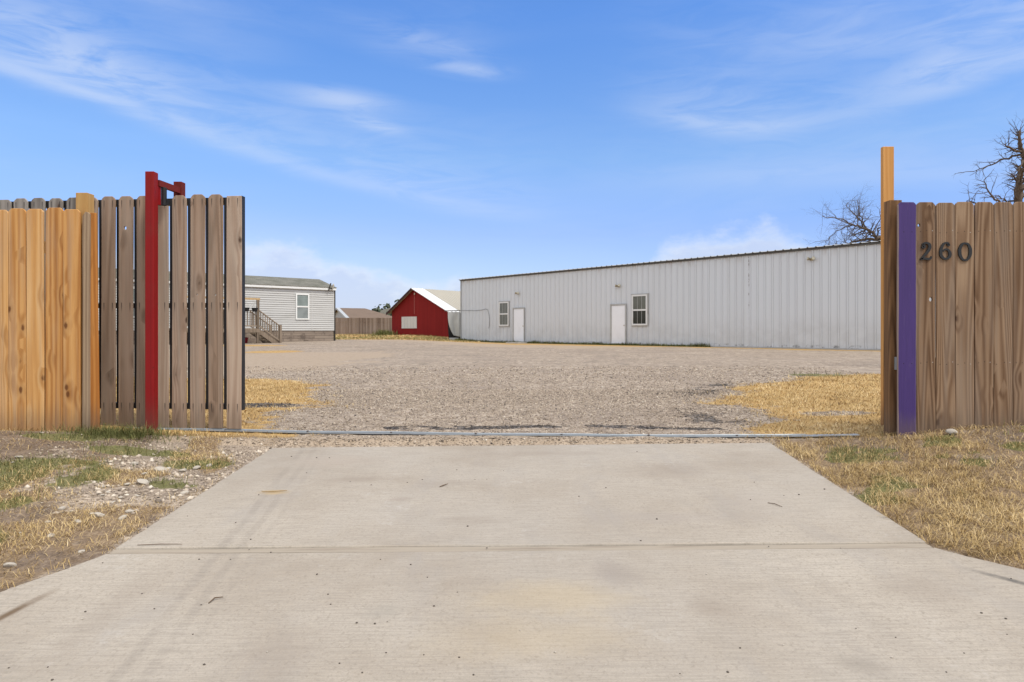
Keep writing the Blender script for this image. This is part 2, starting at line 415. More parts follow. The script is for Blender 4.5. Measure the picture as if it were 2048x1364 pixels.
def skirt():
    t = NT('skirting_panel'); P = t.obj(); x, y, z = t.xyz(P)
    b = t.n('ShaderNodeTexBrick', {'Vector': t.comb(x, z, 0), 'Color1': (.29, .235, .185, 1), 'Color2': (.22, .175, .14, 1), 'Mortar': (.12, .095, .075, 1), 'Scale': 1.0,
                                   'Mortar Size': .012, 'Brick Width': 1.22, 'Row Height': .155})
    n = t.noise(t.comb(t.m('MULTIPLY', x, 1.4), y, t.m('MULTIPLY', z, 3)), 1.0, 5, .65)
    c = t.mix(t.m('MULTIPLY', t.sm(n, .48, .66), .7), b.outputs[0], (.09, .07, .058))
    return t.out(c, .85, .2)
MAT['skirt'] = skirt()

def shingles():
    t = NT('shingle_roof'); P = t.obj(); x, y, z = t.xyz(P)
    b = t.n('ShaderNodeTexBrick', {'Vector': t.comb(x, y, 0), 'Color1': (.165, .16, .135, 1), 'Color2': (.225, .215, .18, 1), 'Mortar': (.10, .10, .08, 1), 'Scale': 1.0,
                                   'Mortar Size': .01, 'Brick Width': .32, 'Row Height': .14})
    n = t.noise(P, 1.3, 6, .65)
    c = t.mix(t.m('MULTIPLY', t.sm(n, .42, .66), .55), b.outputs[0], (.10, .102, .075))
    return t.out(c, .95, .1)
MAT['shingle'] = shingles()

def far_fence():
    t = NT('weathered_boards'); P = t.obj(); x, y, z = t.xyz(P)
    b = t.m('FLOOR', t.m('DIVIDE', x, .145))
    r = t.n('ShaderNodeTexWhiteNoise', {'W': b}, noise_dimensions='1D').outputs[0]
    n = t.noise(t.comb(t.m('MULTIPLY', x, 5), y, t.m('MULTIPLY', z, .8)), 1.0, 5, .65)
    c = t.ramp(t.m('ADD', t.m('MULTIPLY', r, .45), t.m('MULTIPLY', n, .55)), [(.15, (.095, .066, .05)), (.5, (.18, .135, .105)), (.9, (.275, .22, .18))])
    return t.out(c, .9, .1)
MAT['far_fence'] = far_fence()

def concrete():
    t = NT('concrete_slab'); P = t.obj(); x, y, z = t.xyz(P)
    n1 = t.noise(P, 1.1, 6, .6); n2 = t.noise(P, 5.5, 5, .6); n3 = t.noise(P, 140, 2, .7)
    br = t.noise(t.comb(t.m('MULTIPLY', x, 5), t.m('MULTIPLY', y, 120), 0), 1.0, 3, .65)
    c = t.mix(t.sm(n1, .3, .7), (.33, .277, .214), (.485, .428, .345))
    c = t.mix(t.m('MULTIPLY', t.sm(n2, .35, .7), .45), c, (.42, .37, .30))
    c = t.mix(t.m('MULTIPLY', t.sm(n3, .35, .7), .42), c, (.28, .245, .205))
    c = t.mix(t.m('MULTIPLY', t.sm(t.noise(P, 62, 3, .75), .5, .7), .6), c, (.235, .20, .155))
    c = t.mix(t.m('MULTIPLY', t.sm(t.noise(P, 75, 3, .7), .6, .74), .3), c, (.53, .48, .41))
    c = t.mix(t.m('MULTIPLY', t.sm(t.noise(P, .55, 4, .6), .4, .65), .5), c, (.335, .30, .255))
    c = t.mix(t.m('MULTIPLY', t.sm(t.noise(t.comb(t.m('MULTIPLY', x, 3.2), t.m('MULTIPLY', y, .9), 0), 1.0, 5, .65), .5, .68), .4), c, (.31, .28, .245))
    c = t.mix(t.m('MULTIPLY', t.sm(br, .4, .66), .5), c, (.275, .24, .195))
    # pale scuffs
    sc = t.m('MULTIPLY', t.sm(t.noise(P, 2.3, 7, .7), .56, .7), t.sm(t.noise(P, 24, 4, .6), .45, .65))
    c = t.mix(t.m('MULTIPLY', sc, .35), c, (.53, .50, .45))
    # tyre tracks rolled onto the slab
    wob = t.m('MULTIPLY', t.noise(t.comb(0, t.m('MULTIPLY', y, 1.2), 0), 1.0, 2), .05)
    ln = t.m('ADD', t.m('ADD', x, t.m('MULTIPLY', y, .115)), t.m('ADD', .925, wob))
    tr = None
    for o_, w_, a_ in ((0, .03, .9), (.085, .028, .8), (.16, .02, .4), (-.42, .05, .35), (2.45, .05, .3), (2.3, .04, .3)):
        q = t.m('MULTIPLY', t.sm(t.m('ABSOLUTE', t.m('SUBTRACT', ln, o_)), w_, w_ * .3), a_)
        tr = q if tr is None else t.m('MAXIMUM', tr, q)
    tr = t.m('MULTIPLY', tr, t.sm(t.noise(P, 3.2, 4, .6), .3, .6))
    tr = t.m('MULTIPLY', tr, t.sm(br, .2, .6))
    c = t.mix(t.m('MULTIPLY', tr, .42), c, (.235, .205, .17))
    def spot(cx, cy, rx, ry, col, amt, cc, lo=.35):
        d = t.m('SQRT', t.m('ADD', t.m('POWER', t.m('DIVIDE', t.m('SUBTRACT', x, cx), rx), 2), t.m('POWER', t.m('DIVIDE', t.m('SUBTRACT', y, cy), ry), 2)))
        d = t.m('ADD', d, t.m('MULTIPLY', t.m('SUBTRACT', t.noise(P, 6, 5, .65), .5), 1.1))
        return t.mix(t.m('MULTIPLY', t.sm(d, 1.0, .1), amt), cc, col)
    c = spot(.14, 2.55, .42, .2, (.46, .36, .21), .34, c)
    c = spot(.05, 2.25, .5, .2, (.42, .33, .2), .3, c)
    c = spot(.41, 2.77, .13, .16, (.24, .205, .175), .42, c)
    c = spot(-.46, 2.45, .1, .1, (.26, .24, .2), .35, c)
    c = spot(-.62, 3.75, .09, .06, (.25, .2, .16), .35, c)
    c = spot(1.07, 2.08, .12, .1, (.24, .21, .17), .5, c)
    c = spot(-1.36, 3.9, .13, .07, (.42, .30, .15), .75, c)
    c = spot(.75, 3.42, .5, .13, (.33, .29, .25), .35, c)
    c = spot(1.3, 3.6, .3, .4, (.34, .30, .255), .35, c)
    c = spot(-1.2, 4.6, .4, .25, (.36, .30, .24), .4, c)
    # dirt washed into the flared gutter lines
    for (ax, ay, bx, by, col) in ((1.84, 2.78, 2.25, 2.33, (.12, .11, .095)), (-1.77, 2.66, -1.86, 2.2, (.15, .105, .065))):
        L = math.hypot(bx - ax, by - ay); dx, dy = (bx - ax) / L, (by - ay) / L
        u = t.m('ADD', t.m('MULTIPLY', t.m('SUBTRACT', x, ax), dx), t.m('MULTIPLY', t.m('SUBTRACT', y, ay), dy))
        w = t.m('ABSOLUTE', t.m('ADD', t.m('MULTIPLY', t.m('SUBTRACT', x, ax), -dy), t.m('MULTIPLY', t.m('SUBTRACT', y, ay), dx)))
        k = t.m('MULTIPLY', t.sm(w, .03, .004), t.sm(u, -.05, .18))
        c = t.mix(t.m('MULTIPLY', k, t.sm(t.noise(P, 8, 4, .6), .2, .55)), c, col)
    for (cx, cy, rx, ry, am) in ((-.95, 4.15, .3, .1, .45), (-.35, 4.05, .3, .1, .3), (-1.45, 2.5, .12, .5, .35), (1.0, 4.3, .35, .25, .3), (.2, 4.75, .7, .1, .25), (-.75, 2.2, .25, .25, .3), (.72, 2.45, .12, .12, .3), (1.55, 2.6, .18, .3, .3), (-.2, 3.4, .25, .1, .3)):
        c = spot(cx, cy, rx, ry, (.255, .21, .165), am, c)
    t.bump(t.m('ADD', t.m('MULTIPLY', br, .7), t.m('MULTIPLY', n3, .6)), .35, .004)
    return t.out(c, .9, .2)
MAT['concrete'] = concrete()

def ground_mat():
    t = NT('ground_surface'); P = t.n('ShaderNodeNewGeometry').outputs['Position']
    x, y, z = t.xyz(P)
    v1 = t.vor(P, 34); v2 = t.vor(P, 75); v3 = t.vor(P, 12)
    r1 = t.xyz(v1.outputs['Color'])[0]; r2 = t.xyz(v2.outputs['Color'])[1]; r3 = t.xyz(v3.outputs['Color'])[2]
    f = t.m('ADD', t.m('MULTIPLY', r1, .42), t.m('ADD', t.m('MULTIPLY', r2, .33), t.m('MULTIPLY', r3, .25)))
    f = t.m('ADD', f, t.m('MULTIPLY', t.m('SUBTRACT', t.noise(P, .55, 5, .6), .5), .35))
    grav = t.ramp(f, [(.1, (.115, .089, .066)), (.36, (.27, .214, .160)), (.6, (.37, .298, .226)), (.9, (.52, .435, .338))])
    clod = t.noise(t.comb(t.m('MULTIPLY', x, 7.5), t.m('MULTIPLY', y, 2.6), 0), 1.0, 4, .7)
    grav = t.mix(t.m('MULTIPLY', t.sm(clod, .52, .66), .6), grav, (.17, .135, .105))
    grav = t.mix(t.m('MULTIPLY', t.sm(clod, .46, .34), .45), grav, (.55, .465, .37))
    clod2 = t.noise(t.comb(t.m('MULTIPLY', x, 2.6), t.m('MULTIPLY', y, .8), 3), 1.0, 5, .7)
    grav = t.mix(t.m('MULTIPLY', t.sm(t.m('MULTIPLY', clod2, t.sm(y, 6, 14)), .5, .64), .5), grav, (.20, .165, .13))
    streak = t.noise(t.comb(t.m('MULTIPLY', x, .35), t.m('MULTIPLY', y, 1.1), 0), 1.0, 5, .6)
    worn = t.noise(t.comb(t.m('MULTIPLY', x, .5), t.m('MULTIPLY', y, .3), 7), 1.0, 4, .6)
    grav = t.mix(t.m('MULTIPLY', t.sm(worn, .5, .38), .5), grav, (.26, .21, .165))
    grav = t.mix(t.m('MULTIPLY', t.sm(streak, .5, .7), .45), grav, (.42, .345, .27))
    fine = t.noise(P, 60, 4, .7); mid = t.noise(P, 9, 4, .65)
    soil = t.ramp(t.m('ADD', t.m('MULTIPLY', fine, .6), t.m('MULTIPLY', mid, .4)), [(.3, (.085, .062, .044)), (.52, (.19, .142, .103)), (.72, (.33, .26, .195))])
    dead = t.ramp(t.m('ADD', t.m('MULTIPLY', fine, .5), t.m('MULTIPLY', mid, .5)), [(.3, (.22, .125, .045)), (.52, (.45, .29, .115)), (.75, (.62, .43, .20))])
    dead = t.mix(t.m('MULTIPLY', t.sm(y, 5.35, 5.05), .8), dead, soil)
    green = t.ramp(fine, [(.3, (.06, .07, .022)), (.7, (.21, .20, .07))])
    pale = t.ramp(t.m('ADD', t.m('MULTIPLY', fine, .5), t.m('MULTIPLY', mid, .5)), [(.3, (.29, .222, .158)), (.7, (.455, .365, .27))])
    pale = t.mix(t.m('MULTIPLY', t.sm(clod, .5, .66), .45), pale, (.27, .20, .13))
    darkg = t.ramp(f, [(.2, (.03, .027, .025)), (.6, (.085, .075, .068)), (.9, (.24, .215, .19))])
    brk = t.m('MULTIPLY', t.m('SUBTRACT', t.noise(P, 5, 5, .65), .5), .8)
    def mask(nm): return t.sm(t.m('ADD', t.attr(nm), brk), .35, .65)
    c = grav
    c = t.mix(mask('pale'), c, pale)
    c = t.mix(mask('soil'), c, soil)
    c = t.mix(mask('dead'), c, dead)
    c = t.mix(t.m('MULTIPLY', mask('green'), .85), c, green)
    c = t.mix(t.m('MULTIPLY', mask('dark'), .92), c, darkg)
    h = t.m('ADD', t.m('MULTIPLY', v1.outputs['Distance'], -.6), t.m('ADD', t.m('MULTIPLY', v2.outputs['Distance'], -.3), t.m('MULTIPLY', fine, .4)))
    t.bump(h, .8, .02)
    return t.out(c, .95, .12)
MAT['ground'] = ground_mat()

def blade_mat(name, stops):
    t = NT(name)
    c = t.ramp(t.attr('tint'), stops)
    t.put(t.bsdf.inputs['Base Color'], c); t.bsdf.inputs['Roughness'].default_value = .75
    t.bsdf.inputs['Specular IOR Level'].default_value = .2
    return t.mat
MAT['dead_blade'] = blade_mat('dead_blade', [(0, (.12, .078, .036)), (.3, (.35, .235, .095)), (.65, (.57, .41, .18)), (1, (.76, .60, .35))])
MAT['green_blade'] = blade_mat('green_blade', [(0, (.065, .075, .024)), (.5, (.155, .16, .052)), (1, (.34, .30, .125))])
MAT['stone_bits'] = blade_mat('stone_bits', [(0, (.045, .038, .033)), (.35, (.265, .21, .156)), (.7, (.465, .382, .292)), (1, (.65, .575, .465))])
MAT['wood_leaf'] = blade_mat('far_leaf', [(0, (.035, .045, .03)), (.5, (.065, .08, .05)), (1, (.11, .12, .085))])

# ------------------------------------------------------------------ ground shape
def S(t):
    t = np.clip(t, 0, 1); return t * t * (3 - 2 * t)
def vnoise(x, y, seed=0):
    xi, yi = np.floor(x), np.floor(y); fx, fy = x - xi, y - yi
    def h(a, b):
        q = np.sin(a * 127.1 + b * 311.7 + seed * 74.7) * 43758.5453
        return q - np.floor(q)
    u, v = fx * fx * (3 - 2 * fx), fy * fy * (3 - 2 * fy)
    return (h(xi, yi) * (1 - u) + h(xi + 1, yi) * u) * (1 - v) + (h(xi, yi + 1) * (1 - u) + h(xi + 1, yi + 1) * u) * v
def fbm(x, y, seed=0, o=4):
    s, a, tot = 0, 1, 0
    for i in range(o):
        s = s + a * vnoise(x * 2 ** i, y * 2 ** i, seed + i * 9); tot += a; a *= .55
    return s / tot
def slab_z(x, y): return -.384 + .0633 * np.maximum(y, -1.2) + .0085 * x
EDGE_R = ([-3, 1.2, 1.9, 2.15, 2.5, 2.765, 3.04, 5.03, 6], [6.5, 5.2, 3.6, 2.9, 2.35, 2.074, 1.862, 1.90, 1.90])
EDGE_L = ([-3, 1.2, 1.85, 2.05, 2.33, 2.638, 3.05, 5.0, 6], [6.5, 5.2, 3.5, 2.8, 2.3, 1.979, 1.792, 1.756, 1.756])
def edge_r(y): return np.interp(y, *EDGE_R)
def edge_l(y): return -np.interp(y, *EDGE_L)
def ground_z(x, y, rough=True):
    x = np.asarray(x, float); y = np.asarray(y, float)
    z0 = slab_z(np.clip(x, -4, 4), np.minimum(y, 5.0)) - .014
    far = .2 * S((y - 20) / 25) * S(-x / 8) + .2 * S((y - 47) / 4) * S((2 - x) / 4)
    far = np.where(y > 90, .2, far)
    t = S((y - 4.97) / .14)
    base = z0 * (1 - t) + (far - .005 - .03 * (1 - S((y - 5.25) / 1.2))) * t
    dr, dl = x - edge_r(y), edge_l(y) - x
    rise = .15 * S(dr / 2.1) + .15 * S(dl / 2.2)
    fade = (1 - S((y - 5.3) / 2.2)) * (1 - .6 * t)
    z = base + rise * fade
    if rough:
        amp = np.where((dr > .03) | (dl > .03) | (y > 5.06), .02, .0) * (1 - .6 * S((y - 5) / 1))
        z = z + amp * (fbm(x * 4, y * 4, 3) - .5) + amp * .8 * (fbm(x * 14, y * 14, 5, 2) - .5)
    inside = (dr < -.03) & (dl < -.03) & (y < 4.96)
    return np.where(inside, z - .09, z)
WA = np.array([-3.5, 46.9]); WD = np.array([.664, -.748]); WN = np.array([-.748, -.664])   # warehouse wall: corner, direction, outward side
def wall_dist(x, y): return (x - WA[0]) * WN[0] + (y - WA[1]) * WN[1]
def wall_along(x, y): return (x - WA[0]) * WD[0] + (y - WA[1]) * WD[1]
def ell(x, y, cx, cy, rx, ry, w=.5): return S((1 - np.sqrt(((x - cx) / rx) ** 2 + ((y - cy) / ry) ** 2)) / w)
def zones(x, y):
    n1 = fbm(x * 1.3, y * 1.3, 21) - .5; n2 = fbm(x * 4, y * 4, 31) - .5; n3 = fbm(x * .7, y * .7, 41) - .5
    dr, dl = x - edge_r(y), edge_l(y) - x
    front = 1 - S((y - 5.05) / .15)
    # right verge: matted straw, bare soil near the fence
    rv = front * S((dr + .04 + n2 * .1) / .12)
    soil_r = rv * S((x - 2.45 + n1 * 2.2) / 1.1) * S((y - 3.1 + n2 * 1.6) / 1.0) * .95
    soil_r = np.maximum(soil_r, rv * S((x - 3.0 + n1 * .8) / .5) * S((y - 3.9 + n2) / .5))
    soil_r = np.maximum(soil_r, rv * S((n1 + n2 * .6 - .06) / .12) * .7)
    dead = rv * (1 - soil_r * .75)
    green = rv * np.maximum(S((n1 + n2 * .8 - .2) / .12), S((fbm(x * 2.7, y * 2.7, 55) - .5 + n2 * .5 - .13) / .08)) * .75
    # left verge: soil, straw, green patches, gravel spill beside the slab
    lv = front * S((dl + .03 + n2 * .1) / .12)
    spill = lv * S((2.9 + x + n1 * .8) / .5) * S((y - 3.45 + n2 * .6) / .5)
    soil_l = lv * (1 - spill) * np.maximum(S((y - 4.45 + n1) / .4), S((n2 - n1 * .8 + .12) / .2) * .95)
    dead_l = lv * (1 - spill) * S((.35 + n1 * 2.6 + n2 * 1.2 - (y - 4.3) * .5) / .5) * .9
    dead_l = np.maximum(dead_l, spill * S((n2 + n1 - .12) / .15) * .8)
    green_l = lv * np.maximum.reduce([ell(x, y, -2.85, 4.15, .55, .42), ell(x, y, -2.95, 3.65, .5, .35), ell(x, y, -2.1, 4.55, .32, .15), ell(x, y, -2.03, 4.1, .2, .14), ell(x, y, -3.25, 4.95, .4, .12),
                                       ell(x, y, -2.6, 4.75, .5, .14), ell(x, y, -2.62, 3.1, .4, .25), ell(x, y, -2.35, 2.75, .25, .1)]) * S((n2 + .32) / .3)
    green_l = np.maximum(green_l, front * ell(x, y, -2.98, 5.13, .36, .16) * 1.2)
    # narrow band between slab and track
    band = S((y - 4.99) / .05) * (1 - S((y - 5.2) / .08)) * S((2.0 - x) / .3)
    soil = np.maximum(soil_r, soil_l * (1 - green_l))
    pale = band * .75
    dead = np.maximum(dead, dead_l * (1 - soil_l * .5))
    green = np.maximum(green, green_l)
    # yard, right: straw patch
    yard = 1 - front
    xb = np.interp(y, [5.2, 5.9, 7.0, 7.6, 8.2, 10.2, 11.6, 12.6, 13.2], [2.0, 2.02, 2.12, 2.2, 2.44, 3.55, 4.9, 7.0, 13])
    pr = yard * S((x - xb + .22 + n1 * 1.0 + n2 * .9) / .85) * (1 - S((y - 13.4) / .4))
    dead = np.maximum(dead, pr * .95 * (1 - .8 * ell(x, y, 3.0, 6.3, .45, .25)))
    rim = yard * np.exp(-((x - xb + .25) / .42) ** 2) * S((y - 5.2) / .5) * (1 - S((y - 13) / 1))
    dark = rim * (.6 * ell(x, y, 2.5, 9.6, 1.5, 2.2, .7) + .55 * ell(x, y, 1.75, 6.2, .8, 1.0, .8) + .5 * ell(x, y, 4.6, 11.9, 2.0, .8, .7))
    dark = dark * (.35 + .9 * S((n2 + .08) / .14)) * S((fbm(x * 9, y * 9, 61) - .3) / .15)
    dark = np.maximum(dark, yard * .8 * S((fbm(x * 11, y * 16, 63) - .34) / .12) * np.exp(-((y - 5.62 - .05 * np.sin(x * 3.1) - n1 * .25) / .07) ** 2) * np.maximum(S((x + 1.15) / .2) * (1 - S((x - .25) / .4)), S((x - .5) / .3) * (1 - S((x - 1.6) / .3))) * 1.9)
    green = np.maximum(green, yard * ell(x, y, 5.35, 11.9, .7, .5) * .9)
    # yard, left: straw patch behind the gate
    xl = np.interp(y, [5.2, 5.9, 6.3, 7.6, 8.6, 9.7, 11.0, 11.6], [-1.75, -1.85, -1.9, -2.0, -2.25, -2.55, -3.7, -8])
    pl = yard * S((xl - x + .22 + n1 * 1.0 + n2 * .9) / .85) * (1 - S((y - 11.3 + n1) / .6))
    str_ = ell(x, y, -2.75, 7.1, .9, .35, .6)
    dead = np.maximum(dead, pl * (1 - .8 * str_)); dark = np.maximum(dark, pl * str_ * .8)
    # further in
    wd, wa = wall_dist(x, y), wall_along(x, y)
    strip = yard * S((wd + .2) / .3) * (1 - S((wd - np.interp(wa, [0, 10, 18, 30], [4.2, 3.2, 1.3, .9]) + n3 * 2.5) / .9)) * (wa > -6) * (wa < 34.6)
    dead = np.maximum(dead, strip * np.interp(wa, [0, 12, 16, 34], [.55, .62, .8, .8]))
    pale = np.maximum(pale, yard * S((wd - .5) / .5) * (1 - S((wd - 7 + n3 * 8) / 3)) * (1 - S((wa - 15) / 6)) * S((wa + 4) / 2) * .75)
    green = np.maximum(green, yard * np.exp(-((wd - .18) / .25) ** 2) * (1 - S((wa - 19) / 2)) * .8 * (wa > -1))
    pale = np.maximum(pale, yard * S((-x - 3.4 + n3 * 3) / 1.0) * S((y - 11) / 2) * (1 - S((y - 23 + n3 * 6) / 3)) * .8)
    dead = np.maximum(dead, yard * ell(x, y, -12.5, 31.5, 3.2, 1.6, .6) * .8)
    dead = np.maximum(dead, yard * ell(x, y, -8.6, 24.5, 1.6, 2.0, .6) * .75)
    mead = S((y - 42.5 + n3 * 2.0 + (x + 8) * .12) / 1.6) * S((-x - 1.5) / 1.5)
    dead = np.maximum(dead, mead * .75); green = np.maximum(green, mead * S((n3 + .18) / .2) * .55)
    far = S((y - 62) / 5)
    dead = np.maximum(dead, far * .6); green = np.maximum(green, far * .5 * S((n3 + .1) / .2))
    side = yard * S((np.abs(x) - 16) / 6)
    dead = np.maximum(dead, side * .7)
    near = 1 - S((y + .6) / .5)
    dead = np.maximum(dead, near * (np.abs(x) > 5) * .7)
    return dict(dead=dead, green=green, soil=soil, pale=pale, dark=dark)

def axis(parts):
    out = [np.arange(a, b, s) for a, b, s in parts]
    return np.concatenate(out + [[parts[-1][1]]])
gx = axis([(-900, -300, 150), (-300, -60, 30), (-60, -26, 3), (-26, -6, .35), (-6, 6, .045), (6, 30, .35), (30, 60, 3), (60, 300, 30), (300, 900, 150)])
gy = axis([(-600, -60, 90), (-60, -4, 4), (-4, 2.2, .25), (2.2, 6, .04), (6, 14, .1), (14, 62, .35), (62, 120, 3), (120, 400, 28), (400, 1500, 220)])
GX, GY = np.meshgrid(gx, gy)
GZ = ground_z(GX, GY)
nx, ny = len(gx), len(gy)
ii = (np.arange(ny - 1)[:, None] * nx + np.arange(nx - 1)[None, :]).ravel()
ground = fast_mesh('ground', np.stack([GX, GY, GZ], -1).reshape(-1, 3), None, MAT['ground'],
                   {k: v.ravel() for k, v in zones(GX, GY).items()}, True, np.stack([ii, ii + 1, ii + nx + 1, ii + nx], 1))
tag(ground, kind='structure')

# ------------------------------------------------------------------ driveway
def slab(outline, thick=.13):
    mb = MB(); n = len(outline)
    top = [(x, y, float(slab_z(x, y))) for x, y in outline]
    v = top + [(x, y, z - thick) for x, y, z in top]
    mb.add(v, [tuple(range(n)), tuple(range(2 * n - 1, n - 1, -1))] + [(i, n + i, n + (i + 1) % n, (i + 1) % n) for i in range(n)])
    return mb
def wob(p, q, k, amp=.004):
    out = []
    for i in range(k):
        t = i / k
        a = amp * (random.random() - .5) * 2 if i else 0
        d = Vector((q[0] - p[0], q[1] - p[1])).normalized()
        out.append((p[0] + (q[0] - p[0]) * t - d.y * a, p[1] + (q[1] - p[1]) * t + d.x * a))
    return out
def poly(points, k=14):
    out = []
    for i in range(len(points)): out += wob(points[i], points[(i + 1) % len(points)], k)
    return out
far_panel = slab(poly([(-1.79, 3.076), (1.862, 3.066), (1.90, 5.026), (-1.756, 5.0)], 24)).build('driveway', MAT['concrete'], bevel=.008)
tag(far_panel, kind='structure')
apron = poly([(-1.792, 3.012), (-1.86, 2.86), (-1.979, 2.638), (-2.3, 2.33), (-2.8, 2.05), (-3.5, 1.85), (-5.2, 1.2), (-6.5, -1.1), (6.5, -1.1), (5.2, 1.2), (3.6, 1.9), (2.9, 2.15), (2.35, 2.5), (2.074, 2.765),
              (1.94, 2.9), (1.862, 3.002)], 3)
near_panel = slab(apron).build('driveway_apron', MAT['concrete'], bevel=.008)
tag(near_panel, kind='structure')
mb = slab(poly([(-1.785, 3.019), (1.855, 3.009), (1.855, 3.058), (-1.785, 3.068)], 12), .1)
jt = mb.build('joint_strip', MAT['joint'], loc=(0, 0, -.005)); tag(jt, kind='structure')
rd = MB(); rd.box(-300, 300, -9, -1.104, -.7, -.452); tag(rd.build('road', MAT['road']), kind='structure')

# ------------------------------------------------------------------ pickets
def picket_outline(w, h, ear=.028, z0=0.0, top='ear'):
    a = w / 2
    if top == 'flat': return [(-a, z0), (a, z0), (a, h), (-a, h)]
    e = ear
    return [(-a, z0), (a, z0), (a, h - e), (a - e * .35, h - e * .5), (a - e, h), (-a + e, h), (-a + e * .35, h - e * .5), (-a, h - e)]

def picket(name, parent, x, outline, thick, mat, holes=(), loc_y=0.0, lean=0.0, bevel=.0025):
    import bmesh
    bm = bmesh.new(); edges = []
    def loop(pts):
        vs = [bm.verts.new((p[0], 0, p[1])) for p in pts]
        for i in range(len(vs)): edges.append(bm.edges.new((vs[i], vs[(i + 1) % len(vs)])))
    # wavy long edges, as sawn and dried boards have
    out = []
    n = len(outline)
    for i in range(n):
        p, q = outline[i], outline[(i + 1) % n]
        out.append(p)
        if abs(p[1] - q[1]) > .5:
            k = 9; ph = random.random() * 6
            for j in range(1, k):
                t = j / k
                out.append((p[0] + .0016 * math.sin(ph + t * 5) + (random.random() - .5) * .0016, p[1] + (q[1] - p[1]) * t))
    loop(out)
    for (hx, hz, r) in holes:
        loop([(hx + r * .85 * math.cos(a), hz + r * 1.15 * math.sin(a)) for a in [2 * math.pi * k / 10 for k in range(10)]])
    bmesh.ops.triangle_fill(bm, use_beauty=True, edges=edges)
    r = bmesh.ops.extrude_face_region(bm, geom=bm.faces[:])
    bmesh.ops.translate(bm, vec=(0, thick, 0), verts=[v for v in r['geom'] if isinstance(v, bmesh.types.BMVert)])
    bmesh.ops.recalc_face_normals(bm, faces=bm.faces)
    me = bpy.data.meshes.new(name); bm.to_mesh(me); bm.free()
    me.materials.append(mat)
    o = bpy.data.objects.new(name, me); COL.objects.link(o)
    o.parent = parent; o.location = (x, loc_y, 0); o.rotation_euler = (0, lean, 0)
    b = o.modifiers.new('soft_edge', 'BEVEL'); b.width = bevel; b.segments = 1; b.limit_method = 'ANGLE'; b.angle_limit = R(50)
    return o

# sliding gate
gate = tag(empty('sliding_gate', (-2.131, 5.365, 0), math.atan(-.096)), 'weathered grey brown picket gate on a black steel frame, slid open beside the driveway', 'gate')
GW = .119
for k in range(16):
    x = -.06 - k * .1506
    h = 1.848 + random.uniform(-.008, .006)
    holes = {6: [(-.005, 1.595, .013)], 4: [(-.045, 1.045, .006)], 2: [(-.004, 1.06, .006)], 1: [(.0, 1.055, .006)]}.get(k, [])
    if k == 0: ol = picket_outline(GW, 1.835, top='flat')
    elif k == 4: ol = picket_outline(GW, 1.765, top='flat')
    else: ol = picket_outline(GW * random.uniform(.98, 1.02), h, z0=random.uniform(-.006, .006))
    p = picket('picket', gate, x, ol, .016, MAT['gate_wood'] if k < 9 else MAT['grey_wood'], holes, lean=R(random.uniform(-.15, .15)))
    if k == 4: p['label'] = 'gate picket cut short under the black roller'
    if k == 0: p['label'] = 'end picket with a square cut top'
mb = MB(); L = 16 * .1506
mb.box(-.048, .0, .019, .069, .145, 1.838)
mb.box(-L, -L + .05, .019, .069, .145, 1.838)
for z0, z1 in ((1.775, 1.828), (.955, .995), (.15, .195)): mb.box(-L + .05, -.048, .021, .066, z0, z1)
for k in range(1, 16):
    x = -.06 - (k - .5) * .1506
    mb.box(x - .0145, x + .0145, .020, .05, .195, .955); mb.box(x - .0145, x + .0145, .020, .05, .995, 1.775)
mb.build('gate_frame', MAT['black_steel'], gate)

# track of the gate
trk = tag(empty('gate_track', (0, 5.244, 0), math.atan(-.0566)), 'galvanised steel track lying on the ground across the entrance', 'gate track')
def trz(x): return float(np.interp(x, [-5, -2.8, -1.6, 0, 1.5, 2.2, 2.6], [-.01, -.006, -.02, -.026, -.026, -.012, -.004]))
TX = [-5.2 + i * .195 for i in range(41)]
mb = MB(); n = len(TX)
sec = [(-.010, -.006), (-.010, .002), (.042, .002), (.042, -.006)]
mb.add([(x, a, trz(x) + c + .0015 * math.sin(x * 5)) for x in TX for a, c in sec], [(i * 4 + k, i * 4 + (k + 1) % 4, i * 4 + 4 + (k + 1) % 4, i * 4 + 4 + k) for i in range(n - 1) for k in range(4)] + [(0, 1, 2, 3), (4 * n - 1, 4 * n - 2, 4 * n - 3, 4 * n - 4)])
mb.build('base_strip', MAT['galv'], trk)
mb = MB(); mb.tube([(x, .016 + .002 * math.sin(x * 5), trz(x) + .006 + .0015 * math.sin(x * 5)) for x in TX[:-2]], .0055, 8); mb.build('rail', MAT['galv'], trk, smooth=True)
for i in range(11):
    x = -4.9 + i * .66
    mb = MB(); mb.lathe([(.009, 0), (.009, .006), (.005, .008)], n=6); mb.build('bolt', MAT['nail'], trk, loc=(x, -.001, trz(x) + .003))

# red guide frame
gd = tag(empty('gate_guide_frame', (-2.789, 5.25, 0)), 'dark red steel guide frame standing astride the picket gate', 'gate frame')
mb = MB(); mb.box(-.034, .034, 0, .068, -.25, 2.0); mb.build('post', MAT['red_post'], gd, bevel=.004)
mb = MB(); mb.box(-.034, .034, 0, .068, -.25, 2.0); q = mb.build('post', MAT['red_rust'], gd, loc=(.04, .36, 0), bevel=.004); q['label'] = 'rusty red rear post'
mb = MB(); mb.beam((.028, .069, 1.925), (.052, .359, 1.925), .03, .048); mb.build('crossbar', MAT['red_rust'], gd)
mb = MB(); mb.box(.024, .0335, .069, .108, 1.757, 1.899); mb.build('bracket_plate', MAT['red_steel'], gd)
mb = MB(); mb.lathe([(.012, 0), (.021, .004), (.021, .141), (.012, .146)], n=16); mb.build('guide_roller', MAT['black_plastic'], gd, loc=(.047, .128, 1.757), smooth=False)
mb = MB(); mb.box(-.11, .14, -.06, .18, -.05, -.018); mb.build('base_plate', MAT['red_steel'], gd, bevel=.003)

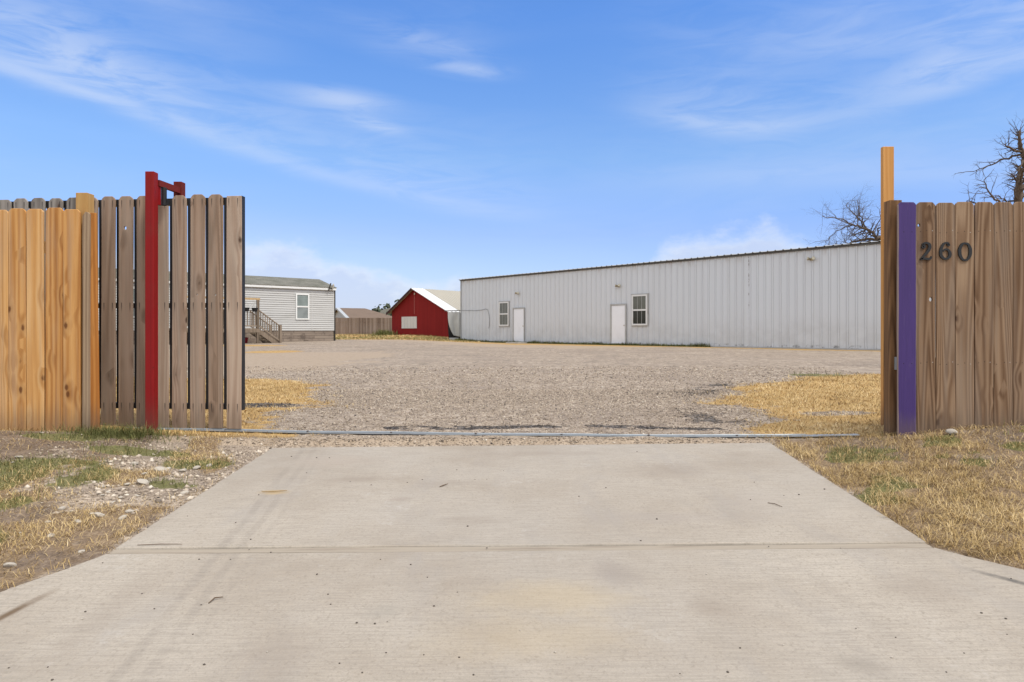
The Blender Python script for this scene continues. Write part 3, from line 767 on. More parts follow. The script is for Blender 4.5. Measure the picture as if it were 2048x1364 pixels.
# fresh orange fence, left
lf = tag(empty('picket_fence', (-3.254, 5.15, 0)), 'fresh honey orange picket fence overlapping the grey gate', 'fence')
for k in range(9):
    x = -.0675 - k * .138
    top = 1.69 + [.0, .012, .003, .006, -.004, .004, -.003, .005, .0][k]
    zb = float(ground_z(-3.254 + x, 5.15, False)) - .05
    picket('picket', lf, x, picket_outline(.1302, top, .024, zb), .016, MAT['fresh_wood'], lean=R(random.uniform(-.25, .25)))
mb = MB(); mb.box(-.0445, .0445, 0, .089, -.2, 1.824); mb.build('post', MAT['post_wood'], lf, loc=(-.0195, .04, 0), bevel=.004)
for za, zb in ((1.36, 1.45), (.3, .39)):
    mb = MB(); mb.box(-3.4, -.066, .018, .039, za, zb); mb.build('rail', MAT['post_wood'], lf)
o = picket('trim_board', lf, .037, [(-.030, -.05), (.030, -.05), (.030, 1.655), (.012, 1.668), (-.008, 1.672), (-.030, 1.64)], .016, MAT['tan_trim'], loc_y=.004, lean=R(.1)); o['label'] = 'narrow grey trim board'
o = picket('trim_board', lf, .092, [(-.033, -.05), (.036, -.05), (.032, 1.0), (.030, 1.665), (-.024, 1.665), (-.030, 1.0)], .018, MAT['orange_wood'], loc_y=.012, lean=R(-.55)); o['label'] = 'narrow orange trim board leaning outwards'

# brown fence, right
rf = tag(empty('picket_fence', (2.824, 5.0, 0)), 'weathered brown picket fence with a purple end board and black house number', 'fence')
pickets_r = []
for k in range(13):
    x = .0705 + k * .1412
    top = 1.716 + [.0, .0, -.004, .002, .001, .0, .002][k % 7]
    zb = float(ground_z(2.824 + x, 5.0, False)) - (.035 if k > 0 else .005)
    holes = {1: [(-.052, 1.545, .011), (.034, 1.003, .014)]}.get(k, [])
    o = picket('picket', rf, x, picket_outline(.1375, top, .024, zb), .016, MAT['purple'] if k == 0 else MAT['brown_wood'], holes, lean=R(random.uniform(-.1, .1)))
    if k == 0: o['label'] = 'end picket painted purple'
    pickets_r.append(o)
mb = MB(); mb.box(-.0445, .0445, 0, .089, -.2, 1.742); mb.build('post', MAT['dark_post'], rf, loc=(.0205, .057, 0), bevel=.003)
for za, zb in ((1.455, 1.54), (.49, .575)):
    mb = MB(); mb.box(.018, 1.9, .018, .054, za, zb); mb.build('rail', MAT['dark_post'], rf)
mb = MB(); mb.box(.004, .0155, .020, .052, .485, .58); mb.build('rail_bracket', MAT['galv'], rf)

def digit(name, pts, parent, x, z, s, label):
    """a numeral drawn as one stroke of changing width, cut from 8 mm plate"""
    P = [Vector((p[0], p[1])) for p in pts]; W = [p[2] * .84 for p in pts]
    def cr(i, t, arr):
        n = len(arr); g = lambda k: arr[max(0, min(n - 1, k))]
        a, b, c, d = g(i - 1), g(i), g(i + 1), g(i + 2)
        return (b * 2 + (c - a) * t + (a * 2 - b * 5 + c * 4 - d) * t * t + (b * 3 - a - c * 3 + d) * t ** 3) * .5
    C, Wd = [], []
    for i in range(len(P) - 1):
        for j in range(6):
            C.append(cr(i, j / 6, P)); Wd.append(W[i] + (W[i + 1] - W[i]) * j / 6)
    C.append(P[-1]); Wd.append(W[-1])
    Lh, Rh = [], []
    for i, c in enumerate(C):
        d = (C[min(i + 1, len(C) - 1)] - C[max(i - 1, 0)]).normalized(); nrm = Vector((-d.y, d.x))
        Lh.append(c + nrm * Wd[i] / 2); Rh.append(c - nrm * Wd[i] / 2)
    mb = MB(); n = len(C)
    fr = [(p.x * s, -.0095, p.y * s) for p in Lh + Rh]; bk = [(p.x * s, -.0008, p.y * s) for p in Lh + Rh]
    f = []
    for i in range(n - 1):
        f += [(i, i + 1, n + i + 1, n + i), (2 * n + i + 1, 2 * n + i, 3 * n + i, 3 * n + i + 1), (i + 1, i, 2 * n + i, 2 * n + i + 1), (n + i, n + i + 1, 3 * n + i + 1, 3 * n + i)]
    f += [(0, n, 3 * n, 2 * n), (2 * n - 1, n - 1, 3 * n - 1, 4 * n - 1)]
    mb.add(fr + bk, f)
    o = mb.build(name, MAT['digit'], parent, loc=(x, 0, z)); o['label'] = label
    return o
two = [(-.25, .27, .17), (-.13, .24, .19), (-.13, .36, .17), (-.2, .40, .12), (-.12, .47, .11), (.03, .49, .13), (.18, .40, .19), (.2, .22, .21), (.1, .02, .2), (-.06, -.17, .17), (-.25, -.38, .13), (-.29, -.44, .12), (-.1, -.40, .14), (.1, -.43, .16), (.24, -.40, .13), (.30, -.28, .08)]
six = [(.25, .33, .15), (.15, .34, .17), (.16, .42, .13), (.06, .46, .11), (-.1, .40, .13), (-.22, .2, .18), (-.27, -.05, .2), (-.24, -.28, .2), (-.08, -.44, .15), (.1, -.44, .14), (.24, -.3, .2), (.25, -.12, .2), (.13, .06, .14), (-.03, .08, .11), (-.15, -.02, .1)]
zero = [(.0, .47, .12), (-.16, .42, .15), (-.28, .2, .2), (-.3, 0, .21), (-.27, -.22, .2), (-.15, -.42, .15), (.0, -.48, .12), (.15, -.42, .15), (.27, -.22, .2), (.3, 0, .21), (.28, .2, .2), (.16, .42, .15), (0, .47, .12)]
digit('house_number', two, pickets_r[1], -.004, 1.353, .128, 'black number 2')
digit('house_number', six, pickets_r[2], -.006, 1.358, .128, 'black number 6')
digit('house_number', zero, pickets_r[3], -.002, 1.352, .130, 'black number 0')

# tall new stud behind the brown fence
tp = MB(); tp.box(-.0445, .0445, 0, .038, -.2, 2.258)
tag(tp.build('timber_post', MAT['new_post'], loc=(3.034, 5.5, 0), bevel=.003), 'tall bright new timber post standing beside the purple board', 'post')

# ------------------------------------------------------------------ warehouse
def ribbed(x0, x1, pitch, rib=.032, base=.085, top=.035, minor=True):
    """profile of ribbed sheet: list of (x, out)"""
    pts = [(x0, 0)]
    x = x0 + pitch / 2
    while x < x1 - base:
        pts += [(x - base / 2, 0), (x - top / 2, rib), (x + top / 2, rib), (x + base / 2, 0)]
        if minor and x + pitch * .7 < x1:
            for q in (.36, .64):
                m = x + pitch * q
                pts += [(m - .022, 0), (m - .01, .006), (m + .01, .006), (m + .022, 0)]
        x += pitch
    pts.append((x1, 0))
    return pts
wh = tag(empty('warehouse', (-3.5, 46.9, .05), R(-48.4)), 'long low white metal warehouse with ribbed siding, two doors and two windows', 'warehouse')
WL, WH, WDp = 34.6, 4.2, 11.0
prof = ribbed(0, WL, .355, .04, minor=False)
mb = MB(); n = len(prof)
mb.add([(x, -o, 0) for x, o in prof] + [(x, -o, WH) for x, o in prof], [(i, i + 1, n + i + 1, n + i) for i in range(n - 1)])
mb.add([(0, 0, 0), (0, WDp, 0), (0, WDp, WH), (0, WDp / 2, WH + .45), (0, 0, WH)], [(0, 1, 2, 3, 4)])
mb.add([(WL, 0, 0), (WL, WDp, 0), (WL, WDp, WH), (WL, WDp / 2, WH + .45), (WL, 0, WH)], [(0, 1, 2, 3, 4)])
mb.add([(0, WDp, 0), (WL, WDp, 0), (WL, WDp, WH), (0, WDp, WH)], [(0, 1, 2, 3)])
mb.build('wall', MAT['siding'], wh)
rp = ribbed(-.15, WL + .15, .355, .036, .09, .04, False)
mb = MB(); n = len(rp); sl = .45 / (WDp / 2)
for (ya, yb, za, zb) in ((-.16, WDp / 2, WH + .02 - .16 * sl, WH + .47), (WDp / 2, WDp + .16, WH + .47, WH + .02 - .16 * sl)):
    v = [(x, ya, za + o) for x, o in rp] + [(x, yb, zb + o) for x, o in rp] + [(x, ya, za + o - .012) for x, o in rp] + [(x, yb, zb + o - .012) for x, o in rp]
    f = []
    for i in range(n - 1):
        f += [(i, i + 1, n + i + 1, n + i), (2 * n + i + 1, 2 * n + i, 3 * n + i, 3 * n + i + 1), (i + 1, i, 2 * n + i, 2 * n + i + 1), (n + i, n + i + 1, 3 * n + i + 1, 3 * n + i)]
    mb.add(v, f)
mb.build('roof', MAT['roof_metal'], wh)
mb = MB(); mb.box(-.06, WL + .06, -.075, -.036, WH - .085, WH - .012); mb.build('eave_trim', MAT['dark_trim'], wh)
mb = MB(); mb.box(-.03, .05, -.04, -.034, 0, WH - .09); mb.box(-.036, -.002, -.034, .12, 0, WH - .09); mb.build('corner_trim', MAT['frame_grey'], wh)
mb = MB(); mb.box(-.05, WL + .05, -.05, -.002, -.3, -.004); mb.build('foundation', MAT['foundation'], wh)

def window(parent, cx, z0, w, h, y, up, low, grid=False, trim=None):
    mb = MB(); b = .075
    mb.box(cx - w / 2, cx - w / 2 + b, y - .05, y, z0, z0 + h); mb.box(cx + w / 2 - b, cx + w / 2, y - .05, y, z0, z0 + h)
    mb.box(cx - w / 2 + b, cx + w / 2 - b, y - .05, y, z0, z0 + b); mb.box(cx - w / 2 + b, cx + w / 2 - b, y - .05, y, z0 + h - b, z0 + h)
    zm = z0 + h * .5
    mb.box(cx - w / 2 + b, cx + w / 2 - b, y - .045, y, zm - .04, zm + .04)
    wi = mb.build('window', MAT['white_trim'], parent)
    for za, zb, m in ((zm + .041, z0 + h - b - .001, up), (z0 + b + .001, zm - .041, low)):
        p = MB(); p.box(cx - w / 2 + b + .001, cx + w / 2 - b - .001, y - .022, y - .004, za, zb); p.build('pane', m, wi)
        if grid:
            g = MB()
            for q in (1, 2):
                xx = cx - w / 2 + b + (w - 2 * b) * q / 3; g.box(xx - .008, xx + .008, y - .03, y - .0225, za, zb)
            g.build('muntin', MAT['frame_grey'], wi)
    if trim:
        s = MB(); s.box(cx - w / 2 - .055, cx + w / 2 + .1, y - .036, y, z0 + h + .001, z0 + h + .06); s.box(cx - w / 2 - .03, cx + w / 2 + .06, y - .036, y, z0 - .05, z0 - .001)
        s.box(cx + w / 2 + .001, cx + w / 2 + .075, y - .03, y, z0 - .001, z0 + h + .001)
        s.build('window_trim', MAT['frame_grey'], wi)
    return wi
def steel_door(parent, cx, y, w=.93, h=2.06):
    mb = MB(); mb.box(cx - w / 2, cx + w / 2, y - .03, y, .03, h)
    for r_, (za, zb) in enumerate(((.2, .75), (.85, 1.35), (1.45, 1.68), (1.75, 1.95))):
        for sx in (-1, 1):
            xa = cx + sx * w * .235
            mb.box(xa - w * .17, xa + w * .17, y - .036, y - .0305, za, zb)
    d = mb.build('door', MAT['white_door'], parent)
    f = MB(); f.box(cx - w / 2 - .09, cx - w / 2 - .004, y - .06, y, 0, h + .09); f.box(cx + w / 2 + .004, cx + w / 2 + .07, y - .06, y, 0, h + .09); f.box(cx - w / 2 - .003, cx + w / 2 + .003, y - .06, y, h + .005, h + .09)
    f.build('door_frame', MAT['frame_grey'], d)
    k = MB(); k.lathe([(.028, 0), (.03, .02), (.02, .035)], n=10)
    kn = k.build('door_knob', MAT['brass'], d, loc=(cx + w / 2 - .07, y - .03, 1.0)); kn.rotation_euler = (R(90), 0, 0)
    s = MB(); s.box(cx - w / 2 - .05, cx + w / 2 + .05, y - .09, y, -.001, .026); s.build('threshold', MAT['dark_trim'], d)
window(wh, 4.55, 1.02, .93, 1.52, -.034, MAT['pane_blind'], MAT['pane_blind'], True, True)
window(wh, 15.3, 1.0, .98, 1.58, -.034, MAT['pane_blind'], MAT['pane_dark'], True, True)
steel_door(wh, 5.98, -.034); steel_door(wh, 13.9, -.034)
for cx, z in ((5.88, 3.03), (13.9, 3.1), (24.3, 3.72)):
    mb = MB(); mb.box(cx - .06, cx + .06, -.06, -.03, z - .06, z + .06); wl = mb.build('wall_lamp', MAT['brass'], wh)
    for s in (-1, 1):
        h = MB(); h.tube([(cx + s * .05, -.07, z), (cx + s * .13, -.16, z + .03)], [.03, .075], 12); h.build('lamp_head', MAT['brass'], wl)
        g = MB(); g.tube([(cx + s * .1305, -.161, z + .0303), (cx + s * .136, -.168, z + .032)], [.066, .06], 12); g.build('lens', MAT['lamp_glass'], wl)
mb = MB()
pts = [(.1, 2.1), (.9, 2.08), (1.8, 2.06), (2.3, 2.08), (2.75, 2.14), (2.95, 2.05), (3.05, 1.8), (3.12, 1.4), (3.1, 1.05), (3.02, .86)]
mb.tube([(x, -.045, z) for x, z in pts], .012, 6); mb.build('cable', MAT['cable'], wh)

pad = MB(); pad.box(-.6, .5, -.45, .3, -.1, .05)
tag(pad.build('step_pad', MAT['concrete_old'], loc=(.35, 41.55, .02), rz=R(-48.4), bevel=.01), 'small pale concrete step pad in front of the far warehouse door', 'step')

# ------------------------------------------------------------------ red barn
barn = tag(empty('red_barn', (-9.46, 53.8, .14), R(-38.3)), 'small red barn with a pale metal gable roof beside the warehouse', 'barn')
BW, PX, EZL, EZR, PZ, BL = 6.13, 2.49, 2.22, 2.10, 3.86, 13.0
mb = MB(); mb.extrude([(0, -.1), (BW, -.1), (BW, EZR), (PX, PZ - .07), (0, EZL)], 'y', 0, BL); mb.build('wall', MAT['barn_red'], barn)
def roof_sheet(xa, za, xb, zb, y0, y1, pitch=.32, t=.04):
    mb = MB()
    n_ = int((y1 - y0) / pitch)
    prof = []
    for i in range(n_ + 1):
        y = y0 + i * pitch
        prof += [(y, 0), (y + pitch * .7, 0), (y + pitch * .78, .03), (y + pitch * .92, .03)]
    prof = [(min(y, y1), o) for y, o in prof]
    n = len(prof)
    d = Vector((xb - xa, zb - za)).normalized(); nr = Vector((-d.y, d.x))
    if nr.y < 0: nr = -nr
    v = [(xa + nr.x * o, y, za + nr.y * o) for y, o in prof] + [(xb + nr.x * o, y, zb + nr.y * o) for y, o in prof]
    v += [(xa - nr.x * t, y, za - nr.y * t) for y, o in prof] + [(xb - nr.x * t, y, zb - nr.y * t) for y, o in prof]
    f = []
    for i in range(n - 1):
        f += [(i, i + 1, n + i + 1, n + i), (2 * n + i + 1, 2 * n + i, 3 * n + i, 3 * n + i + 1), (n + i, n + i + 1, 3 * n + i + 1, 3 * n + i), (i + 1, i, 2 * n + i, 2 * n + i + 1)]
    f += [(0, n, 3 * n, 2 * n), (n - 1, 3 * n - 1, 4 * n - 1, 2 * n - 1)]
    mb.add(v, f)
    return mb
sR = (EZR - PZ) / (BW - PX); sL = (EZL - PZ) / PX
roof_sheet(PX, PZ, BW + .32, PZ + sR * (BW + .32 - PX), 1.05, BL + .2).build('roof', MAT['tan_roof'], barn)
roof_sheet(PX, PZ + .012, BW + .34, PZ + .012 + sR * (BW + .34 - PX), -.28, 1.045, .4).build('roof_edge_sheet', MAT['white_metal'], barn)
roof_sheet(-.33, PZ + sL * (PX + .33), PX, PZ, -.28, BL + .2).build('roof', MAT['tan_roof'], barn)
mb = MB(); mb.beam((-.34, -.30, PZ + sL * (PX + .34) - .06), (PX, -.30, PZ - .06), .03, .17, up=(0, 1, 0)); 
mb2 = MB(); v = [(-.36, -.315, PZ + sL * (PX + .36) + .02), (PX, -.315, PZ + .03), (PX, -.315, PZ - .17), (-.36, -.315, PZ + sL * (PX + .36) - .15)]
mb2.add(v + [(a, b + .03, c) for a, b, c in v], [(0, 1, 2, 3), (7, 6, 5, 4), (0, 4, 5, 1), (1, 5, 6, 2), (2, 6, 7, 3), (3, 7, 4, 0)])
mb2.build('bargeboard', paint('dark_red_trim', (.05, .018, .018), .7, .2, 4), barn)
wb = MB(); wb.box(1.15, 2.82, -.04, -.004, .80, 1.70); wv = wb.build('window_cover', MAT['white_board'], barn)
cb = MB()
for i in range(1, 5): cb.box(1.15 + i * .334 - .006, 1.15 + i * .334 + .006, -.046, -.041, .82, 1.68)
cb.build('cover_batten', MAT['frame_grey'], wv)
bt = MB(); bt.box(PX + .02, PX + .11, -.022, -.003, 1.9, PZ - .25); bt.build('seam_strip', paint('pink_strip', (.30, .06, .05), .7, .3, 6), barn)
lp = MB(); lp.lathe([(.03, 0), (.06, .05), (.05, .1), (.02, .12)], n=10); lp.build('gable_lamp', MAT['lamp_glass'], barn, loc=(PX + .15, -.08, PZ - .5))

# hanging sheet between barn and warehouse
def sheet(name, TL, TR, BL_, BR, y, mat, bulge=.18, label=None, cat=None):
    nu, nv = 14, 22; v, f = [], []
    for j in range(nv + 1):
        t = j / nv
        for i in range(nu + 1):
            s = i / nu
            xl = TL[0] + (BL_[0] - TL[0]) * t ** 2.6; xr = TR[0] + (BR[0] - TR[0]) * t
            zt = TL[1] + (TR[1] - TL[1]) * s - .05 * math.sin(s * math.pi * 3) ** 2
            zb = BL_[1] + (BR[1] - BL_[1]) * s
            v.append((xl + (xr - xl) * s, y - bulge * math.sin(t * 2.6) * (.5 + .5 * math.sin(s * 7 + t * 2)) , zt + (zb - zt) * t))
    for j in range(nv):
        for i in range(nu): f.append((j * (nu + 1) + i, j * (nu + 1) + i + 1, (j + 1) * (nu + 1) + i + 1, (j + 1) * (nu + 1) + i))
    mb = MB(); mb.add(v, f); o = mb.build(name, mat, smooth=True)
    so = o.modifiers.new('thickness', 'SOLIDIFY'); so.thickness = .01
    return tag(o, label, cat)
sheet('tarp', (-4.5, 2.12), (-3.66, 2.12), (-4.08, .42), (-3.62, .32), 47.9, MAT['tarp'], .16, 'pale grey tarp hanging in the gap between red barn and warehouse', 'tarp')
sheet('gap_shade_sheet', (-4.6, 2.1), (-3.5, 2.1), (-4.5, .05), (-3.5, .05), 48.9, MAT['black_plastic'], .05, 'black sheet added as the shaded gap behind the pale tarp', 'tarp')  # added dark sheet standing in for shade in the gap
mb = MB(); mb.beam((-4.75, 48.05, 2.16), (-3.45, 47.95, 2.18), .05, .06); tag(mb.build('tarp_pole', MAT['dark_trim']), 'dark thin pole the pale tarp hangs from', 'pole')
mb = MB(); mb.box(-.33, .33, -.12, .12, -.05, .17); tag(mb.build('concrete_block', MAT['foundation'], loc=(-4.02, 47.4, .1), bevel=.01), 'pale concrete block on the ground under the hanging tarp', 'block')

# ------------------------------------------------------------------ mobile home
mh = tag(empty('mobile_home', (-10.43, 40.0, .17), math.atan2(.664, .747)), 'grey clapboard mobile home with a mossy shingle roof and brown skirting', 'house')
HL, HD = 17.0, 4.2   # the right front corner is the origin; it runs towards -x
c0, c1, nrow = .605, 3.03, 20
mb = MB(); ch = (c1 - c0) / nrow
pr = []
for i in range(nrow): pr += [(-.026, c0 + i * ch + .001), (-.022, c0 + i * ch + ch * .66), (-.003, c0 + i * ch + ch * .72), (-.003, c0 + (i + 1) * ch)]
pr.append((-.003, c1)); n = len(pr)
mb.add([(-HL, o, z) for o, z in pr] + [(0, o, z) for o, z in pr], [(i, n + i, n + i + 1, i + 1) for i in range(n - 1)])
mb.add([(0, 0, c0), (0, HD, c0), (0, HD, c1), (0, HD / 2, c1 + .62), (0, 0, c1)], [(0, 1, 2, 3, 4)])
mb.add([(-HL, 0, c0), (-HL, HD, c0), (-HL, HD, c1), (-HL, HD / 2, c1 + .62), (-HL, 0, c1)], [(0, 1, 2, 3, 4)])
mb.add([(-HL, HD, c0), (0, HD, c0), (0, HD, c1), (-HL, HD, c1)], [(0, 1, 2, 3)])
mb.build('wall', MAT['vinyl'], mh)
mb = MB()
for s in (0, 1):
    ya, yb = (-.16, HD / 2) if s == 0 else (HD + .16, HD / 2)
    v = [(-HL - .12, ya, c1 + .085), (.1, ya, c1 + .085), (.1, yb, c1 + .70), (-HL - .12, yb, c1 + .70)]
    mb.add(v + [(a, b, c - .03) for a, b, c in v], [(0, 1, 2, 3), (7, 6, 5, 4), (0, 4, 5, 1), (1, 5, 6, 2), (2, 6, 7, 3), (3, 7, 4, 0)])
rf_ = mb.build('roof', MAT['shingle'], mh)
vt = MB(); vt.lathe([(.10, -.2), (.10, .06), (.2, .07), (.22, .12), (.16, .19), (.05, .22)], n=14); vt.build('roof_vent', MAT['white_trim'], rf_, loc=(-5.25, .55, c1 + .3), smooth=True)
mb = MB(); mb.box(-HL - .1, .08, -.14, -.11, c1 - .075, c1 + .06); mb.build('fascia', MAT['white_trim'], mh)
mb = MB(); mb.box(-HL - .05, .02, -.108, -.025, c1 - .04, c1 - .02); mb.build('soffit', MAT['white_trim'], mh)
for xa, xb in ((-.075, .0), (-1.42, -1.35)):
    mb = MB(); mb.box(xa, xb, -.03, -.021, c0, c1 - .045); mb.build('siding_trim', MAT['vinyl'], mh)
mb = MB(); mb.box(.003, .07, -.05, .05, 0, c1 + .02); mb.build('corner_shade_strip', MAT['dark_bracket'], mh)  # dark strip standing in for the shaded side of the corner trim
mb = MB(); mb.box(-HL, -.02, .02, .05, -.15, c0 + .01); mb.box(-.05, -.02, .05, HD, -.15, c0); mb.build('skirting', MAT['skirt'], mh)
window(mh, -1.96, 1.22, .80, 1.47, -.021, MAT['pane_green'], MAT['pane_pale'])
window(mh, -10.5, 1.22, .80, 1.47, -.021, MAT['pane_green'], MAT['pane_pale'])
dr_ = MB(); dr_.box(-7.6, -6.7, -.05, -.021, .66, 2.7); hd = dr_.build('door', MAT['white_door'], mh)
kb = MB(); kb.lathe([(.03, 0), (.03, .03), (.015, .05)], n=10); k_ = kb.build('door_knob', MAT['brass'], hd, loc=(-6.8, -.05, 1.65)); k_.rotation_euler = (R(90), 0, 0)
mb = MB(); mb.beam((-.42, -.15, c1 - .12), (-.30, -.2, c1 + .32), .09, .07); fl = mb.build('corner_bracket', MAT['dark_bracket'], mh)
mb = MB(); mb.tube([(-.20, -.18, c1 - .05), (-.13, -.18, c1 + .22), (-.12, -.18, c1 + .30)], [.03, .06, .02], 10); mb.build('antenna_can', MAT['antenna'], fl)
mb = MB(); mb.beam((-.32, -.18, c1 + .02), (-.14, -.18, c1 + .02), .05, .05); mb.build('antenna_arm', MAT['dark_bracket'], fl)

# deck with stairs, in the same axes as the home
dk = tag(empty('wooden_deck', (-10.43, 40.0, .10), math.atan2(.664, .747)), 'weathered wooden porch deck with railing and stairs on the mobile home', 'deck')
DX, DY, FZ = -5.39, -2.43, .79
mb = MB()
for i in range(17): mb.box(-9.4, DX + .02, DY + i * .142, DY + i * .142 + .136, FZ - .035, FZ)
mb.build('floor', MAT['deck_wood'], dk)
mb = MB(); mb.box(-9.4, DX + .03, DY - .045, DY - .004, FZ - .21, FZ - .04); mb.box(DX - .012, DX + .027, DY, -.05, FZ - .21, FZ - .04); mb.build('fascia', MAT['deck_wood'], dk)
PT = FZ + .93
for px, py, top in ((DX - .03, DY + .02, 2.22), (-7.05, DY + .02, PT), (-9.3, DY + .02, 2.22), (DX - .03, -.35, PT), (-6.17, DY + .02, PT)):
    mb = MB(); mb.box(px - .06, px + .06, py - .06, py + .06, -.25, top); mb.build('post', MAT['deck_wood'], dk)
mb = MB(); mb.box(-9.3, DX, DY - .02, DY + .06, PT - .05, PT - .01); mb.build('rail', MAT['deck_wood'], dk)
mb = MB(); mb.box(-9.3, DX, DY, DY + .045, FZ + .09, FZ + .15); mb.build('rail', MAT['deck_wood'], dk)
bal = MB(); bal.box(-.019, .019, -.019, .019, FZ + .151, PT - .051)
proto = bal.build('baluster', MAT['deck_wood'], dk, loc=(DX - .15, DY + .022, 0))
for i in range(1, 28):
    x = DX - .15 - i * .135
    if min(abs(x + 7.05), abs(x + 6.17), abs(x + 9.3)) < .085: continue
    c = proto.copy(); COL.objects.link(c); c.parent = dk; c.location = (x, DY + .022, 0)
NX = -4.25
mb = MB(); mb.box(NX - .055, NX + .055, DY - .04, DY + .07, -.25, .97); mb.build('newel_post', MAT['deck_wood'], dk)
mb = MB(); mb.box(NX - .055, NX + .055, -1.25, -1.14, -.25, .97); mb.build('newel_post', MAT['deck_wood'], dk)
for yy in (DY + .02, -1.2):
    mb = MB(); mb.beam((DX + .03, yy, PT - .03), (NX - .05, yy, .93), .08, .045); mb.build('stair_rail', MAT['deck_wood'], dk)
    mb = MB(); mb.beam((DX + .03, yy, FZ + .13), (NX - .05, yy, .16), .045, .06); mb.build('stair_rail', MAT['deck_wood'], dk)
    for i in range(9):
        t = (i + .5) / 9; x = DX + .06 + (NX - .1 - DX) * t
        za = FZ + .155 + (.19 - FZ - .155) * t; zb = PT - .055 + (.905 - PT + .055) * t
        b_ = MB(); b_.box(-.018, .018, -.018, .018, 0, zb - za); b_.build('stair_baluster', MAT['deck_wood'], dk, loc=(x, yy, za))
    s = MB(); v = [(DX + .03, yy + .03, FZ - .02), (DX + .03, yy + .03, FZ - .25), (NX - .35, yy + .03, -.02), (NX, yy + .03, -.02), (NX, yy + .03, .1)]
    s.add(v + [(a, b + .04, c) for a, b, c in v], [(0, 1, 2, 3, 4), (9, 8, 7, 6, 5)] + [(i, 5 + i, 5 + (i + 1) % 5, (i + 1) % 5) for i in range(5)]); s.build('stringer', MAT['deck_wood'], dk)
for i in range(4):
    t = MB(); x = DX + .06 + i * .27; z = FZ - .17 * (i + 1); t.box(x, x + .28, DY + .1, -1.26, z - .035, z); t.build('stair_tread', MAT['deck_wood'], dk)
mb = MB(); mb.box(-9.4, DX + .07, DY - .025, DY + .065, 2.221, 2.32); mb.build('pergola_beam', MAT['tan_wood'], dk)
for i, px in enumerate((-6.05, -5.62)):
    p = tag(empty('hanging_pot', (0, 0, 0)), ['left black hanging flower pot under the tan porch beam', 'right black hanging flower pot beside the porch corner post'][i], 'flower pot', 'hanging pots on the porch')
    p.location = dk.matrix_basis @ Vector((px, DY - .1, 1.62)); p.rotation_euler = dk.rotation_euler
    q = MB(); q.lathe([(.11, 0), (.15, .17), (.165, .17), (.165, .2), (.14, .2), (.12, .05)], n=14); q.build('pot', MAT['black_plastic'], p)
    q = MB()
    for a in (0, 2.1, 4.2): q.tube([(.15 * math.cos(a), .15 * math.sin(a), .2), (0, 0, .52), (0, .06, .62)], .006, 5)
    q.build('hanger', MAT['frame_grey'], p)
bn = MB(); bn.lathe([(.15, 0), (.2, .3), (.22, .3), (.22, .33), (.15, .35)], n=16)
tag(bn.build('red_bin', MAT['red_plastic'], loc=tuple(dk.matrix_basis @ Vector((-5.72, -1.35, -.02)))), 'red plastic bin in the dark under the porch deck', 'bin')

# ------------------------------------------------------------------ behind: fence, house, wooded hill
ff = tag(empty('board_fence', (-30.0, 69.5, .2), math.atan2(4.0, 6.0) * .37), 'long weathered board fence behind the yard, below the brown roof', 'fence')
mb = MB()
for i in range(190):
    x = i * .145; h = 1.93 + random.uniform(-.02, .02); d = random.uniform(0, .012)
    mb.box(x + .002, x + .142, d, d + .018, -.25, h)
mb.build('board_panel', MAT['far_fence'], ff)
for za, zb in ((.3, .39), (1.4, 1.49)):
    mb = MB(); mb.box(0, 27.5, .035, .07, za, zb); mb.build('rail', MAT['far_fence'], ff)

nh = tag(empty('neighbour_house', (-26.7, 105.0, .2), R(29.4)), 'neighbouring house with a brown hipped roof beyond the far fence', 'house')
mb = MB(); mb.box(.1, 7.6, -5.3, 5.3, -.2, 2.35); mb.add([(.1, -5.3, 2.35), (.1, 5.3, 2.35), (.1, 0, 3.85)], [(0, 1, 2)]); mb.build('wall', MAT['house_wall'], nh)
mb = MB()
rv = [(-.3, 0, 4.05), (4.2, 0, 4.05), (-.3, -5.8, 2.3), (8.2, -5.8, 2.3), (-.3, 5.8, 2.3), (8.2, 5.8, 2.3)]
mb.add(rv + [(a, b, c - .12) for a, b, c in rv], [(0, 2, 3, 1), (0, 1, 5, 4), (1, 3, 5), (6, 7, 9, 8), (6, 10, 11, 7), (7, 11, 9), (2, 8, 9, 3), (3, 9, 11, 5), (5, 11, 10, 4), (0, 6, 8, 2), (0, 4, 10, 6)])
mb.build('roof', MAT['brown_roof'], nh)
mb = MB()
for s in (-1, 1):
    v = [(-.34, 0, 4.07), (-.34, 5.85 * s, 2.30), (-.34, 5.85 * s, 2.02), (-.34, 0, 3.79)]
    mb.add(v + [(a + .5, b, c + .02) for a, b, c in v[:2]] + [(-.3, b, c) for a, b, c in v[2:]], [(0, 1, 2, 3), (0, 4, 5, 1)])
mb.build('rake_trim', MAT['house_wall'], nh)

hx = axis([(-420, 420, 12)]); hy = axis([(380, 700, 12)])
HX, HY = np.meshgrid(hx, hy)
HZ = -1 + 18 * np.exp(-((HX + 68) / 36) ** 2) * S((HY - 385) / 60) * (1 - S((HY - 560) / 140)) + 4 * S((HY - 385) / 70) * (1 - S((HY - 560) / 140)) * (.7 + .6 * fbm(HX / 60, HY / 60, 5)) * 1.0 - 3
HZ = np.where(HX < -100, HZ * .55, HZ)
n1_, n2_ = len(hx), len(hy); ii = (np.arange(n2_ - 1)[:, None] * n1_ + np.arange(n1_ - 1)[None, :]).ravel()
hl = fast_mesh('hills', np.stack([HX, HY, HZ], -1).reshape(-1, 3), None, paint('hill_ground', (.14, .13, .10), .95, .2, .05), None, True, np.stack([ii, ii + 1, ii + n1_ + 1, ii + n1_], 1))
tag(hl, kind='structure')
NW = 15000
px = rng.uniform(-400, 400, 1400); py = 392 + 130 * rng.random(1400)
ci = rng.integers(0, 1400, NW)
